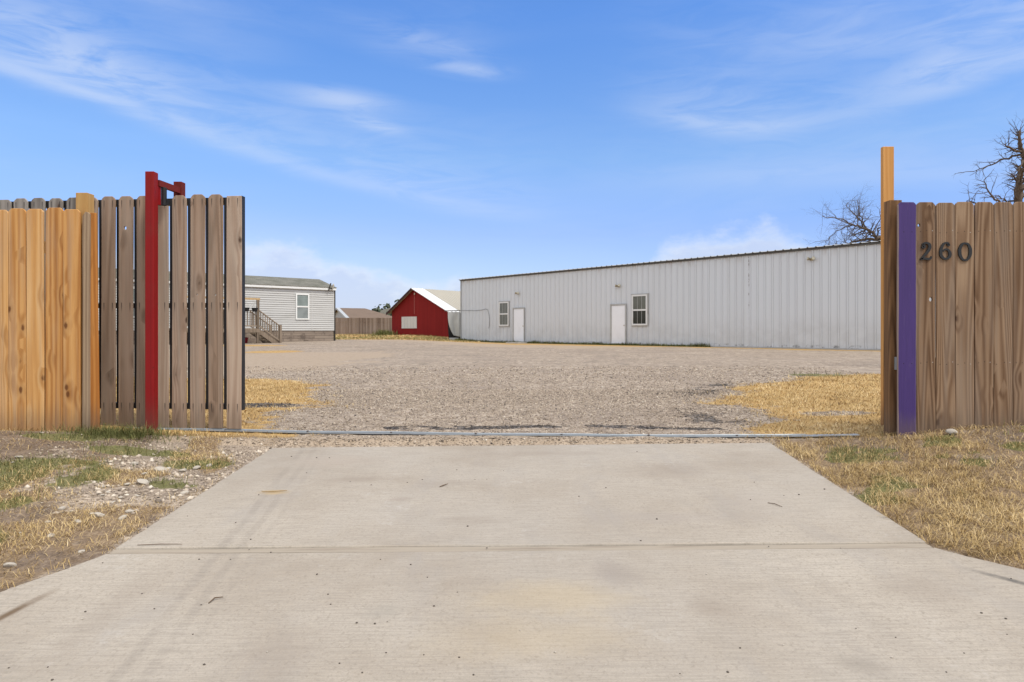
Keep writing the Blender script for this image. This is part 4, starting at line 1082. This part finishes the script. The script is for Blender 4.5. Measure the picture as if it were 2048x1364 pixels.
def hz(x, y):
    z = -1 + 18 * np.exp(-((x + 68) / 36) ** 2) * S((y - 385) / 60) * (1 - S((y - 560) / 140)) + 4 * S((y - 385) / 70) * (1 - S((y - 560) / 140)) * (.7 + .6 * fbm(x / 60, y / 60, 5)) - 3
    return np.where(x < -100, z * .55, z)
d = rng.normal(size=(NW, 3)); d /= np.linalg.norm(d, axis=1)[:, None]
rad = (1.5 + 2.2 * rng.random(1400))[ci]
c = np.stack([px[ci], py[ci], hz(px[ci], py[ci]) + 1.5], 1) + d * rad[:, None] * (.5 + .5 * rng.random(NW))[:, None] * np.array([1, 1, .8])
a = rng.normal(size=(NW, 3)); a /= np.linalg.norm(a, axis=1)[:, None]; b = np.cross(a, d); b /= np.linalg.norm(b, axis=1)[:, None] + 1e-9
sz = (.7 + .8 * rng.random(NW))[:, None]
V = np.stack([c - a * sz, c + b * sz, c + a * sz, c - b * sz], 1).reshape(-1, 3)
fw = fast_mesh('far_wood', V, None, MAT['wood_leaf'], {'tint': np.repeat(rng.random(NW) * .6 + .4 * rng.random(1400)[ci], 4)}, False, np.arange(NW * 4).reshape(-1, 4))
tag(fw, 'dark green far-off wood on the low hill', 'wood', kind='stuff')

# ------------------------------------------------------------------ bare trees
def grow(mb, p, d, length, r, depth, rnd, droop=.0, steps=5, kids=3, spread=.8):
    pts, rad = [p], [r]
    q, dd = Vector(p), Vector(d).normalized()
    for i in range(steps):
        dd = (dd + Vector((rnd.gauss(0, .22), rnd.gauss(0, .22), rnd.gauss(0, .2) - droop))).normalized()
        q = q + dd * length / steps
        pts.append(q.copy()); rad.append(r * (1 - .72 * (i + 1) / steps))
    mb.tube(pts, rad, 6 if r > .02 else 4, cap=True)
    if depth <= 0: return
    for k in range(kids):
        t = rnd.uniform(.25, .95); i = min(int(t * steps), steps - 1)
        b = pts[i].lerp(pts[i + 1], t * steps - i)
        base = (pts[i + 1] - pts[i]).normalized()
        side = Vector((rnd.gauss(0, 1), rnd.gauss(0, 1), rnd.gauss(0, .9))); side = (side - base * side.dot(base)).normalized()
        grow(mb, b, base * .75 + side * spread, length * rnd.uniform(.42, .68), rad[i] * rnd.uniform(.45, .65), depth - 1, rnd, droop, max(3, steps - 1), kids, spread)

def bare_tree(name, loc, limbs, label, seed, depth, kids, twig_len, scale_r=1.0):
    rnd = random.Random(seed)
    root = tag(empty(name, loc), label, 'tree')
    tr, cr = MB(), MB()
    for pts, r0, r1 in limbs:
        P = [Vector(p) for p in pts]
        # smooth the limb and give it kinks
        Q = []
        for i in range(len(P) - 1):
            for j in range(4):
                t = j / 4; k = (P[i + 1] - P[i]).length * .05
                Q.append(P[i].lerp(P[i + 1], t) + (Vector((rnd.gauss(0, k), rnd.gauss(0, k), rnd.gauss(0, k))) if (i or j) else Vector()))
        Q.append(P[-1])
        n = len(Q); rad = [r0 + (r1 - r0) * i / (n - 1) for i in range(n)]
        tr.tube(Q, rad, 9)
        for i in range(2, n):
            if r0 > .12 and i < n * .55: continue
            for _ in range(kids[0]):
                base = (Q[i] - Q[i - 1]).normalized()
                side = Vector((rnd.gauss(0, 1), rnd.gauss(0, .8), rnd.gauss(.15, 1))); side = (side - base * side.dot(base)).normalized()
                grow(cr, Q[i], base * .5 + side, twig_len * rnd.uniform(.5, 1.2), max(rad[i] * .42, .008 * scale_r), depth, rnd, .02, 5, kids[1])
    tr.build('trunk', MAT['bark'], root, smooth=True)
    cr.build('crown', MAT['twig'], root)
    return root
K = .02784   # metres per step of the first tree's sketch
def T1(a, b, dy=0.0): return (a * K, dy, .775 + b * K)
limbs1 = [([(0, 0, 0), (.1, 0, 1.8), (-.1, .1, 3.4), (-.5, .1, 4.7), T1(-35, 184, .2)], 0.173, 0.120),
          ([T1(-35, 184, .2), T1(-60, 192, -.3), T1(-85, 201, -.6), T1(-110, 206, -.9), T1(-135, 212, -1.2), T1(-178, 220, -1.4)], 0.094, 0.014),
          ([T1(-35, 180, .2), T1(-62, 185, .5), T1(-86, 178, .9), T1(-110, 168, 1.2)], 0.086, 0.024),
          ([T1(-60, 193, -.3), T1(-80, 215, -.2), T1(-96, 238, .1), T1(-104, 254, .2)], 0.054, 0.011),
          ([T1(-85, 201, -.6), T1(-100, 218, -1.2), T1(-112, 236, -1.6), T1(-116, 250, -1.6)], 0.040, 0.010),
          ([T1(-45, 190, 0), T1(-48, 212, -.6), T1(-60, 236, -1.0)], 0.043, 0.010),
          ([T1(-110, 206, -.9), T1(-134, 198, -.6), T1(-146, 186, -.4), T1(-152, 176, -.2)], 0.029, 0.008),
          ([(-.5, .1, 4.7), (.6, .4, 5.6), (1.6, .6, 6.2), (2.6, .6, 6.1)], 0.086, 0.024),
          ([(-.1, .1, 3.4), (.9, -.6, 4.6), (2.0, -1.0, 5.4)], 0.072, 0.024)]
bare_tree('bare_tree', (21.6, 38.0, 0), limbs1, 'leafless spreading tree with its branches over the warehouse roof', 5, 2, (2, 3), 1.15)
K2 = .01026
def T2(a, b, dy=0.0): return (a * K2, dy, .775 + b * K2)
limbs2 = [([(0, 0, 0), (-.05, 0, 1.2), T2(-8, 200, .05), T2(-6, 256, 0), T2(-3, 290, 0), T2(3, 310, .05), T2(11, 325, .05), T2(8, 345, 0), T2(0, 366, 0)], .085, .04),
          ([T2(0, 366, 0), T2(-5, 382, -.05), T2(-6, 398, -.05)], .04, .012),
          ([T2(0, 366, 0), T2(6, 385, .1), T2(8, 402, .1)], .04, .012),
          ([T2(2, 357, 0), T2(-25, 354, -.2), T2(-46, 360, -.3), T2(-62, 362, -.4)], .028, .007),
          ([T2(2, 352, 0), T2(-20, 346, .15), T2(-44, 335, .3), T2(-66, 327, .4)], .024, .006),
          ([T2(7, 340, 0), T2(-16, 330, -.3), T2(-30, 314, -.4), T2(-38, 300, -.4)], .024, .006),
          ([T2(-3, 292, 0), T2(-10, 305, -.2), T2(-22, 318, -.3)], .022, .006),
          ([T2(-8, 200, 0), T2(-50, 235, -.3), T2(-85, 254, -.5), T2(-100, 272, -.5), T2(-106, 290, -.5)], .03, .007),
          ([T2(-8, 205, 0), T2(-30, 246, .3), T2(-60, 266, .5), T2(-75, 268, .5)], .03, .007),
          ([T2(-6, 240, 0), T2(-22, 262, .1), T2(-36, 272, .1)], .022, .006),
          ([T2(-3, 256, 0), T2(18, 280, .2), T2(45, 310, .4), T2(70, 330, .4)], .05, .01),
          ([T2(11, 325, 0), T2(30, 350, 0), T2(52, 370, .2)], .035, .008)]
bare_tree('bare_tree', (10.42, 14.0, 0), limbs2, 'leafless tree with a crooked trunk rising behind the brown fence', 9, 1, (1, 3), .36)

# ------------------------------------------------------------------ loose stones, pebbles, twigs
def rock_mesh(seed, sub=2, flat=.6):
    import bmesh
    r_ = random.Random(seed); bm = bmesh.new(); bmesh.ops.create_icosphere(bm, subdivisions=sub, radius=.5)
    ph = [Vector((r_.gauss(0, 1), r_.gauss(0, 1), r_.gauss(0, 1))).normalized() for _ in range(7)]
    lim = [r_.uniform(.27, .45) for _ in ph]
    for v in bm.verts:
        for n, l in zip(ph, lim):
            e = v.co.dot(n) - l
            if e > 0: v.co -= n * e * .9
        v.co *= 1 + r_.uniform(-.03, .03)
        v.co.z *= flat
    me = bpy.data.meshes.new('stone'); bm.to_mesh(me); bm.free(); return me
rock_meshes = []
for s in range(6):
    m_ = rock_mesh(s); m_.materials.append(MAT['rock']); rock_meshes.append(m_)
ROCKS = [(-3.46, 5.02, .034), (-3.17, 4.39, .05), (-3.13, 4.28, .029), (-2.46, 4.45, .061), (-2.13, 3.52, .064), (-2.18, 3.54, .032), (-1.99, 3.49, .048), (-2.18, 3.43, .035), (-2.18, 3.23, .041), (-2.36, 3.58, .045),
         (-2.3, 3.56, .024), (-2.19, 3.75, .03), (-2.14, 2.91, .05), (-1.93, 3.06, .035), (-2.38, 3.97, .041), (-2.27, 4.03, .046), (-2.2, 4.07, .083), (-2.3, 4.27, .049), (-2.26, 4.39, .08), (-2.12, 4.4, .07),
         (-2.05, 4.44, .061), (-2.0, 4.51, .051), (-1.89, 3.94, .049), (-2.3, 3.88, .031), (-2.3, 3.83, .026), (-2.12, 3.86, .026), (-2.19, 3.82, .03), (-2.31, 3.4, .031), (-2.34, 3.25, .018), (-2.01, 3.59, .049), (-2.23, 4.43, .04)]
special = {4: 'largest pale blocky rock in the bare soil left of the slab', 16: 'broad flat pale stone in the gravel spill left of the driveway', 12: 'pale stone lying alone nearest the bottom left corner',
           0: 'pale stone lying at the foot of the orange fence'}
for i, (x, y, s) in enumerate(ROCKS):
    o = bpy.data.objects.new('stone', rock_meshes[i % 6]); COL.objects.link(o)
    s *= .88
    o.scale = (s * 1.15, s * .95, s * random.uniform(.7, .95)); o.rotation_euler = (random.uniform(-.3, .3), random.uniform(-.3, .3), random.uniform(0, 6))
    o.location = (x, y, float(ground_z(x, y)) + s * .12)
    tag(o, special.get(i, 'small pale limestone chunk lying among grass and gravel left of the driveway'), 'stone', 'pale stones left of the driveway')
o = bpy.data.objects.new('stone', rock_meshes[2]); COL.objects.link(o); o.scale = (.10, .08, .085); o.location = (3.13, 4.86, float(ground_z(3.13, 4.86)) + .012); o.rotation_euler = (.1, .2, 1)
tag(o, 'white rock lying in front of the brown fence', 'stone')

peb = rock_mesh(50, 1, .7); peb.materials.append(MAT['pebble_dark'])
pebl = rock_mesh(51, 1, .7); pebl.materials.append(MAT['rock'])
k = 0
while k < 95:
    y = random.uniform(1.95, 4.9); x = random.uniform(-1.7, 2.0) if y > 3 else random.uniform(-1.8, 2.1)
    if not (edge_l(y) + .06 < x < edge_r(y) - .06): continue
    if y > 3.1 and random.random() < .55: continue
    pale = random.random() < .2
    o = bpy.data.objects.new('pebble', pebl if pale else peb); COL.objects.link(o)
    s = random.choice((.006, .007, .008, .009, .011)) * (.8 if y < 3 else 1.0)
    o.scale = (s * 1.2, s, s); o.rotation_euler = (0, 0, random.uniform(0, 6)); o.location = (x, y, float(slab_z(x, y)) + s * .2)
    tag(o, 'tiny pale pebble lying on the concrete driveway' if pale else 'tiny dark pebble lying on the concrete driveway', 'pebble', 'pebbles scattered on the driveway')
    k += 1
def litter(name, pts, r, mat, label, cat):
    c = pts[0]
    P = [(x - c[0], y - c[1], float(slab_z(x, y)) + r + dz - float(slab_z(c[0], c[1]))) for x, y, dz in pts]
    mb = MB(); mb.tube(P, [r * .7] + [r] * (len(P) - 2) + [r * .5], 6)
    tag(mb.build(name, mat, loc=(c[0], c[1], float(slab_z(c[0], c[1])))), label, cat)
litter('twig', [(-.42, 3.97, 0), (-.40, 3.99, .002), (-.375, 4.0, .008)], .0035, MAT['stick'], 'short dark twig on the far slab near its middle', 'twig')
litter('twig', [(1.36, 3.63, 0), (1.385, 3.60, .004), (1.41, 3.56, 0)], .0022, MAT['stick'], 'thin curved twig on the right side of the far slab', 'twig')
litter('dry_leaf', [(-1.12, 2.52, 0), (-1.11, 2.55, .006), (-1.085, 2.565, .002)], .0028, MAT['stick'], 'curled dark leaf on the near slab, left of its middle', 'leaf')
litter('straw', [(-1.43, 3.9, .002), (-1.36, 3.895, .004), (-1.29, 3.92, .002)], .0028, MAT['leaf_dry'], 'bent piece of straw on the left edge of the far slab', 'straw')
litter('twig', [(-1.70, 3.098, .002), (-1.6, 3.102, .004), (-1.5, 3.104, .002)], .002, MAT['stick'], 'thin stick lying along the slab joint at its left end', 'twig')

# ------------------------------------------------------------------ gravel bits and grass
def scatter(n, x0, x1, y0, y1):
    return rng.uniform(x0, x1, n), rng.uniform(y0, y1, n)
gx_, gy_ = [], []
for n, r_ in ((74000, (-5, 5.5, 5.1, 9.0)), (30000, (-7, 6.5, 9.0, 15)), (9000, (-3.2, -1.6, 3.2, 5.15)), (9000, (-4.8, -1.7, 2.3, 5.12)), (3500, (2.6, 5.2, 3.0, 5.0)), (2600, (-1.8, 2.1, 4.99, 5.15))):
    a, b = scatter(n, *r_); gx_.append(a); gy_.append(b)
a, b = np.concatenate(gx_), np.concatenate(gy_)
Z = zones(a, b)
keep = (rng.random(len(a)) < np.interp(b, [0, 8, 11, 15], [1, 1, .75, .12])) & ((Z['dead'] + Z['green'] + .6 * Z['soil']) < rng.random(len(a)) * .9)
inside = (a > edge_l(b) - .005) & (a < edge_r(b) + .005) & (b < 4.99)
trkline = np.abs(b - (5.26 - .0566 * a)) < .035
keep &= ~inside & ~trkline
a, b = a[keep], b[keep]; N = len(a)
oct_v = np.array([(1, 0, 0), (-1, 0, 0), (0, 1, 0), (0, -1, 0), (0, 0, 1), (0, 0, -1)], float)
oct_f = np.array([(0, 2, 4), (2, 1, 4), (1, 3, 4), (3, 0, 4), (2, 0, 5), (1, 2, 5), (3, 1, 5), (0, 3, 5)])
sz = .0025 + .0075 * rng.random(N) ** 2.8 + np.where(b < 5.1, .001, .0011 * (b - 5))
sc = sz[:, None] * (.65 + .7 * rng.random((N, 3))) * np.array([1.2, 1, .75])
rub = (b > 3.3) & (b < 4.95) & (a < -1.75) & (a > -2.75) & (rng.random(N) < .07)
sz = np.where(rub, .007 + .013 * rng.random(N), sz); sc = sz[:, None] * (.65 + .7 * rng.random((N, 3))) * np.array([1.2, 1, .75])
ang = rng.random(N) * 6.28; ca, sa = np.cos(ang), np.sin(ang)
V = oct_v[None] * sc[:, None, :]
V = V + rng.normal(size=V.shape) * sz[:, None, None] * .18
X = V[..., 0] * ca[:, None] - V[..., 1] * sa[:, None] + a[:, None]; Y = V[..., 0] * sa[:, None] + V[..., 1] * ca[:, None] + b[:, None]
Zz = V[..., 2] + ground_z(a, b)[:, None] + .001
tint = np.clip(np.where(rub, .3, 0) + .46 + .19 * rng.normal(size=N), 0, 1) - .5 * np.clip(zones(a, b)['dark'], 0, 1)
gr = fast_mesh('gravel', np.stack([X, Y, Zz], -1).reshape(-1, 3), (oct_f[None] + np.arange(N)[:, None, None] * 6).reshape(-1, 3), MAT['stone_bits'], {'tint': np.repeat(np.clip(tint, 0, 1), 6)})
tag(gr, 'crushed pale gravel strewn over the yard entrance', 'gravel', kind='stuff')

def blades(x, y, L, W, lean, tint, base=0.0):
    n = len(x); az = rng.random(n) * 2 * np.pi
    fx, fy = np.cos(az), np.sin(az); sx, sy = -fy, fx
    z = ground_z(x, y) - .003 + base
    l1 = lean * .55; l2 = np.minimum(lean * 1.15, 1.62)
    m = np.stack([x + fx * np.sin(l1) * L * .5, y + fy * np.sin(l1) * L * .5, z + np.cos(l1) * L * .5], 1)
    tpt = m + np.stack([fx * np.sin(l2) * L * .55, fy * np.sin(l2) * L * .55, np.cos(l2) * L * .55], 1) + rng.normal(size=(n, 3)) * L[:, None] * .08
    tpt[:, 2] = np.maximum(tpt[:, 2], z + .004)
    s = np.stack([sx * W / 2, sy * W / 2, np.zeros(n)], 1); p = np.stack([x, y, z], 1)
    V = np.stack([p - s, p + s, m + s * .8, m - s * .8, tpt], 1).reshape(-1, 3)
    i = np.arange(n)[:, None] * 5
    return V, i + np.array([[0, 1, 2, 3]]), i + np.array([[3, 2, 4]]), np.repeat(tint, 5)
def grass_obj(name, sets, mat, label, cat):
    Vs, Qs, Ts, As, o = [], [], [], [], 0
    for V, q, t, a in sets:
        Vs.append(V); Qs.append(q + o); Ts.append(t + o); As.append(a); o += len(V)
    ob = fast_mesh(name, np.concatenate(Vs), np.concatenate(Ts), mat, {'tint': np.concatenate(As)}, False, np.concatenate(Qs))
    return tag(ob, label, cat, kind='stuff')
dead_sets, green_sets = [], []
for n, box, Lr, Wr in ((150000, (1.7, 5.2, 2.0, 5.25), (.03, .10), (.0012, .0028)), (80000, (-4.6, -1.6, 2.2, 5.2), (.02, .08), (.0012, .0028)),
                       (70000, (1.8, 9, 5.1, 9.0), (.03, .085), (.0028, .0052)), (36000, (2.3, 12, 9.0, 13.6), (.04, .10), (.005, .008)), (40000, (-6.5, -1.4, 5.15, 11.8), (.03, .09), (.003, .006)),
                       (16000, (-16, -2, 42, 60), (.08, .2), (.02, .035))):
    x, y = scatter(n, *box); Zn = zones(x, y)
    dm = np.maximum(Zn['dead'] * (1 - .6 * Zn['soil']) * (1 - .5 * Zn['dark']), Zn['soil'] * .16)
    clump = S((fbm(x * 6, y * 6, 71, 3) - .22) / .4)
    ok = (dm * (.25 + .85 * clump) > rng.random(n)) & ~((x > edge_l(y) - .004) & (x < edge_r(y) + .004) & (y < 5.02))
    ok &= ~(np.abs(y - (5.26 - .0566 * x)) < .03 * (x < 1.55))
    x, y = x[ok], y[ok]; n = len(x)
    L = rng.uniform(*Lr, n); W = rng.uniform(*Wr, n); lean = np.clip(rng.normal(1.47, .17, n), .4, 1.57)
    tn = np.clip(.5 + .21 * rng.normal(size=n) + .75 * (fbm(x * 2.2, y * 2.2, 81) - .5), 0, 1)
    dead_sets.append(blades(x, y, L, W, lean, tn))
for n, box, Lr, Wr in ((30000, (1.7, 5.2, 2.0, 5.25), (.025, .06), (.002, .004)), (30000, (-4.6, -1.6, 2.2, 5.3), (.025, .07), (.002, .004)), (9000, (1.8, 9, 5.1, 13.4), (.04, .11), (.004, .008)),
                       (9000, (-16, -2, 42, 60), (.08, .2), (.02, .035))):
    x, y = scatter(n, *box); Zn = zones(x, y)
    clump = S((fbm(x * 8, y * 8, 91, 3) - .3) / .3)
    ok = (Zn['green'] * (.15 + .95 * clump) > rng.random(n) * .9) & ~((x > edge_l(y) - .01) & (x < edge_r(y) + .01) & (y < 5.03))
    ok &= ~(np.abs(y - (5.26 - .0566 * x)) < .03)
    x, y = x[ok], y[ok]; n = len(x)
    green_sets.append(blades(x, y, rng.uniform(*Lr, n), rng.uniform(*Wr, n), np.clip(rng.normal(.8, .35, n), .1, 1.5), np.clip(rng.normal(.45, .22, n), 0, 1)))
# taller tuft round the red post, sprigs along the warehouse foot and at the barn corner
n = 1500; x = rng.normal(-2.93, .2, n); y = 5.10 + rng.normal(0, .06, n)
ok = (y < 5.24); x, y = x[ok], y[ok]; n = len(x)
green_sets.append(blades(x, y, rng.uniform(.04, .115, n), rng.uniform(.002, .0042, n), np.clip(rng.normal(.85, .3, n), .2, 1.4), np.clip(rng.normal(.35, .2, n), 0, 1)))
n = 4200; s_ = rng.uniform(-.5, 19.5, n); d_ = np.abs(rng.normal(.05, .12, n)) + .06
green_sets.append(blades(WA[0] + WD[0] * s_ + WN[0] * d_, WA[1] + WD[1] * s_ + WN[1] * d_, rng.uniform(.06, .22, n) * (.4 + fbm(s_ * .9, s_ * 0, 17)), rng.uniform(.015, .035, n), np.clip(rng.normal(.5, .3, n), 0, 1.3), np.clip(rng.normal(.3, .25, n), 0, 1)))
n = 500; x = -9.9 + rng.normal(0, .4, n); y = 53.2 + rng.normal(0, .25, n)
green_sets.append(blades(x, y, rng.uniform(.2, .55, n), rng.uniform(.02, .05, n), np.clip(rng.normal(.5, .3, n), 0, 1.3), np.clip(rng.normal(.4, .25, n), 0, 1)))
grass_obj('dead_grass', dead_sets, MAT['dead_blade'], 'matted dry straw coloured grass beside driveway and in the yard', 'grass')
grass_obj('green_grass', green_sets, MAT['green_blade'], 'sparse green grass tufts growing through the dry grass', 'grass')

# ------------------------------------------------------------------ sky, sun, camera
SUN_EL, SUN_AZ = 57, 128     # azimuth clockwise from +Y
w = bpy.data.worlds.new('World'); scene.world = w; w.use_nodes = True
class WT(NT):
    def __init__(self):
        self.t = w.node_tree
t = WT()
bg = t.t.nodes['Background']
sky = t.n('ShaderNodeTexSky', sky_type='NISHITA', sun_disc=False, sun_elevation=R(SUN_EL), sun_rotation=R(SUN_AZ), air_density=1.0, dust_density=.6, ozone_density=2.2)
D = t.n('ShaderNodeTexCoord').outputs['Generated']
dx, dy, dz = t.xyz(D)
az = t.m('ARCTAN2', dx, dy); el = t.m('ARCSINE', dz)
base = t.n('ShaderNodeHueSaturation', {'Saturation': 1.12, 'Value': 1.0, 'Color': sky.outputs[0]}).outputs[0]
base = t.mix(1.0, base, (1.40, 1.44, 1.80), 'MULTIPLY')
tr_ = t.ramp(t.m('DIVIDE', el, R(40)), [(.05, (.70, .70, .76)), (.2, (.74, .72, .78)), (.35, (.90, .92, .84)), (.62, (.76, .95, 1.0))])
base = t.mix(1.0, base, tr_, 'MULTIPLY')
fl = t.noise(t.vm('MULTIPLY', D, (2.2, 2.2, 9.0)), 1.6, 6, .55, .6)
fs = t.noise(t.vm('MULTIPLY', D, (5, 5, 26.0)), 2.0, 6, .6, .8)
WHITE = (6.3, 6.8, 7.7)
FILL_VEIL = (11.0, 10.75, 10.4)
def add_cloud(acc, a0, e0, la, le, tilt, amp, tex=fs, lo=.3, hi=.7, power=2):
    u = t.m('SUBTRACT', az, R(a0)); v = t.m('SUBTRACT', el, R(e0))
    ct, st = math.cos(R(tilt)), math.sin(R(tilt))
    p = t.m('ADD', t.m('MULTIPLY', u, ct), t.m('MULTIPLY', v, st)); q = t.m('SUBTRACT', t.m('MULTIPLY', v, ct), t.m('MULTIPLY', u, st))
    g = t.m('ADD', t.m('POWER', t.m('DIVIDE', p, R(la)), 2), t.m('POWER', t.m('DIVIDE', q, R(le)), 2))
    g = t.m('EXPONENT', t.m('MULTIPLY', g, -1))
    g = t.m('MULTIPLY', g, t.m('MULTIPLY', t.sm(tex, lo, hi), amp * .72))
    return g if acc is None else t.m('ADD', acc, g)
def px2(u, v):
    a = math.atan((u - 1024) / 1365); return math.degrees(a), math.degrees(math.atan((661 - v) / 1365 * math.cos(a)))
acc = None
#          az     el    len  thick tilt amp
for a0, e0, la, le, ti, am, tx, lo, hi in (
    (-33, 19.4, 6.5, 2.0, -15, .34, fs, .25, .65), (-25, 22.5, 6, 2.0, -12, .2, fl, .3, .7),
    (-3.8, 20.9, 3.0, .55, -5, .50, fs, .25, .6), (-14.0, 18.2, 3.6, .75, -3, .52, fs, .2, .6), (-11.2, 16.4, 2.2, .5, -8, .46, fs, .2, .6), (-15.5, 17.0, 8, 1.8, -6, .16, fl, .3, .7), (-7, 22.8, 5.5, .6, -10, .2, fs, .3, .65),
    (32, 18.2, 4.5, 1.2, 12, .3, fs, .2, .6), (27, 22.0, 9, 2.2, 4, .2, fl, .3, .7),
    (20, 11.5, 12, 2.0, 10, .16, fl, .25, .65), (2, 8.0, 18, 3.2, 0, .12, fl, .2, .7), (-16, 6.5, 12, 2.0, -8, .22, fl, .2, .6)):
    acc = add_cloud(acc, a0, e0, la, le, ti, am, tx, lo, hi)
def curve(vals, lo, hi):
    nd = t.n('ShaderNodeFloatCurve'); cu = nd.mapping.curves[0]
    while len(cu.points) < len(vals): cu.points.new(.5, .5)
    for p_, (a_, v_) in zip(cu.points, vals): p_.location = ((a_ + 60) / 120, (v_ - lo) / (hi - lo))
    nd.mapping.update()
    t.put(nd.inputs['Value'], t.m('DIVIDE', t.m('ADD', az, R(60)), R(120)))
    return t.m('MULTIPLY_ADD', nd.outputs[0], hi - lo, lo)
def trail(centre, amp, sharp, fall, core):
    d = t.m('SUBTRACT', el, t.m('MULTIPLY', t.m('ADD', curve(centre, 0, 30), t.m('MULTIPLY', t.m('SUBTRACT', fl, .5), 1.6)), math.pi / 180))
    g = t.m('MULTIPLY', t.sm(d, R(-sharp), R(sharp)), t.m('EXPONENT', t.m('DIVIDE', t.m('MAXIMUM', d, 0.0), R(-fall))))
    k = t.m('EXPONENT', t.m('MULTIPLY', t.m('POWER', t.m('DIVIDE', t.m('SUBTRACT', d, R(sharp * .8)), R(core)), 2), -1))
    g = t.m('MULTIPLY', g, t.m('MULTIPLY_ADD', t.sm(fs, .3, .68), .85, .15))
    return t.m('MULTIPLY', t.m('MAXIMUM', g, t.m('MULTIPLY', k, t.m('MULTIPLY_ADD', t.sm(fs, .2, .6), .6, .3))), curve(amp, 0, 1))
acc = t.m('ADD', acc, trail([(-60, 21), (-36.9, 17.0), (-31, 15.9), (-24.6, 14.5), (-17.2, 12.6), (-9.3, 10.8), (-1, 9.5), (10, 8.8), (60, 8)], [(-60, .3), (-36, .42), (-26, .38), (-17, .26), (-8, .26), (-1, .16), (8, 0), (60, 0)], .55, 4.2, .75))
acc = t.m('ADD', acc, trail([(-60, 18), (5, 18), (11.8, 16.7), (19.2, 15.3), (26.3, 15.5), (34.2, 16.8), (60, 20)], [(-60, 0), (6, 0), (11, .16), (17, .34), (21, .30), (27, .16), (34, .3), (60, .3)], .6, 3.2, .8))
acc = t.m('ADD', acc, trail([(-60, 26), (-30, 23), (-18, 22.6), (-8, 21.4), (0, 22.5), (10, 23), (20, 20.5), (34, 19.5), (60, 20)], [(-60, .2), (-30, .14), (-15, .06), (-8, .14), (2, .02), (14, .05), (24, .14), (34, .2), (60, .2)], .8, 4, .7))
acc = t.m('ADD', acc, trail([(-60, 12), (-30, 10), (0, 11), (14, 11.5), (24, 11.0), (36, 10), (60, 10)], [(-60, .1), (-30, .04), (0, .02), (12, .12), (24, .2), (36, .22), (60, .2)], 1.2, 4, 1.2))
# bright unseen cloud veil overhead and behind the camera, added as neutral fill light
ci = t.m('MULTIPLY_ADD', t.sm(t.noise(t.vm('MULTIPLY', D, (1.2, 1.2, 2.2)), 1.5, 7, .6, 1.2), .35, .7), .35, .55)
back = t.sm(t.m('SUBTRACT', dy, t.m('MULTIPLY', dz, .8)), .32, -.25)
acc = t.m('MINIMUM', acc, .85)
colr = t.mix(acc, base, WHITE)
colr = t.mix(t.m('MINIMUM', t.m('MULTIPLY', ci, back), .92), colr, FILL_VEIL)
# low cumulus banks
cn = t.noise(t.vm('MULTIPLY', D, (1, 1, 1.7)), 17, 7, .58)
cn2 = t.noise(t.vm('MULTIPLY', D, (1, 1, 2.2)), 40, 6, .6)
def bank(a_pts, soft=2.0, amp=2.4):
    nd = t.n('ShaderNodeFloatCurve')
    cu = nd.mapping.curves[0]
    while len(cu.points) < len(a_pts): cu.points.new(.5, .5)
    for p_, (a_, e_) in zip(cu.points, a_pts): p_.location = ((a_ + 60) / 120, e_ / 30)
    nd.mapping.update()
    t.put(nd.inputs['Value'], t.m('DIVIDE', t.m('ADD', az, R(60)), R(120)))
    top = t.m('MULTIPLY', nd.outputs[0], R(30))
    hgt = t.m('SUBTRACT', t.m('ADD', top, t.m('MULTIPLY', t.m('SUBTRACT', cn, .5), R(amp * 2))), el)
    return t.sm(hgt, R(-.15), R(soft)), hgt
m1, h1 = bank([(-60, 3), (-30, 6.2), (-21, 7.2), (-17.2, 7.4), (-14.5, 6.2), (-10, 5.2), (-6.5, 4.2), (-4, 5.0), (-2, 4.3), (1, 3.0), (6, 4.8), (9, 4.2), (12.5, 7.3), (15.5, 7.8), (19, 8.9), (22, 8.0), (24.5, 6.3), (28, 4), (60, 3)])
lit = t.m('ADD', t.m('MULTIPLY', cn2, .5), t.m('MULTIPLY', t.sm(h1, R(3.5), R(.2)), .5))
ccol = t.mix(t.sm(lit, .35, .75), (4.9, 5.6, 7.2), (6.3, 6.8, 7.6))
colr = t.mix(t.m('MULTIPLY', m1, .78), colr, ccol)
t.put(bg.inputs['Color'], colr)
bg.inputs['Strength'].default_value = .09

sun = bpy.data.lights.new('sun', 'SUN'); sun.energy = 2.1; sun.angle = R(18); sun.color = (1, .94, .84)
so = bpy.data.objects.new('sun', sun); COL.objects.link(so)
sd = Vector((math.sin(R(SUN_AZ)) * math.cos(R(SUN_EL)), math.cos(R(SUN_AZ)) * math.cos(R(SUN_EL)), math.sin(R(SUN_EL))))
so.rotation_euler = sd.to_track_quat('Z', 'Y').to_euler()

cam = bpy.data.cameras.new('camera'); cam.lens = 24.0; cam.sensor_width = 36; cam.shift_y = -.01025; cam.clip_start = .05; cam.clip_end = 4000
co = bpy.data.objects.new('camera', cam); COL.objects.link(co); co.location = (0, 0, .775); co.rotation_euler = (R(90), 0, 0)
scene.camera = co
vs = scene.view_settings
vs.view_transform = 'Standard'; vs.look = 'None'; vs.exposure = 0.5; vs.gamma = 1; vs.use_curve_mapping = False
scene.cycles.use_denoising = True
scene.cycles.denoising_input_passes = 'RGB_ALBEDO_NORMAL'
scene.cycles.denoising_prefilter = 'ACCURATE'
scene.cycles.max_bounces = 6
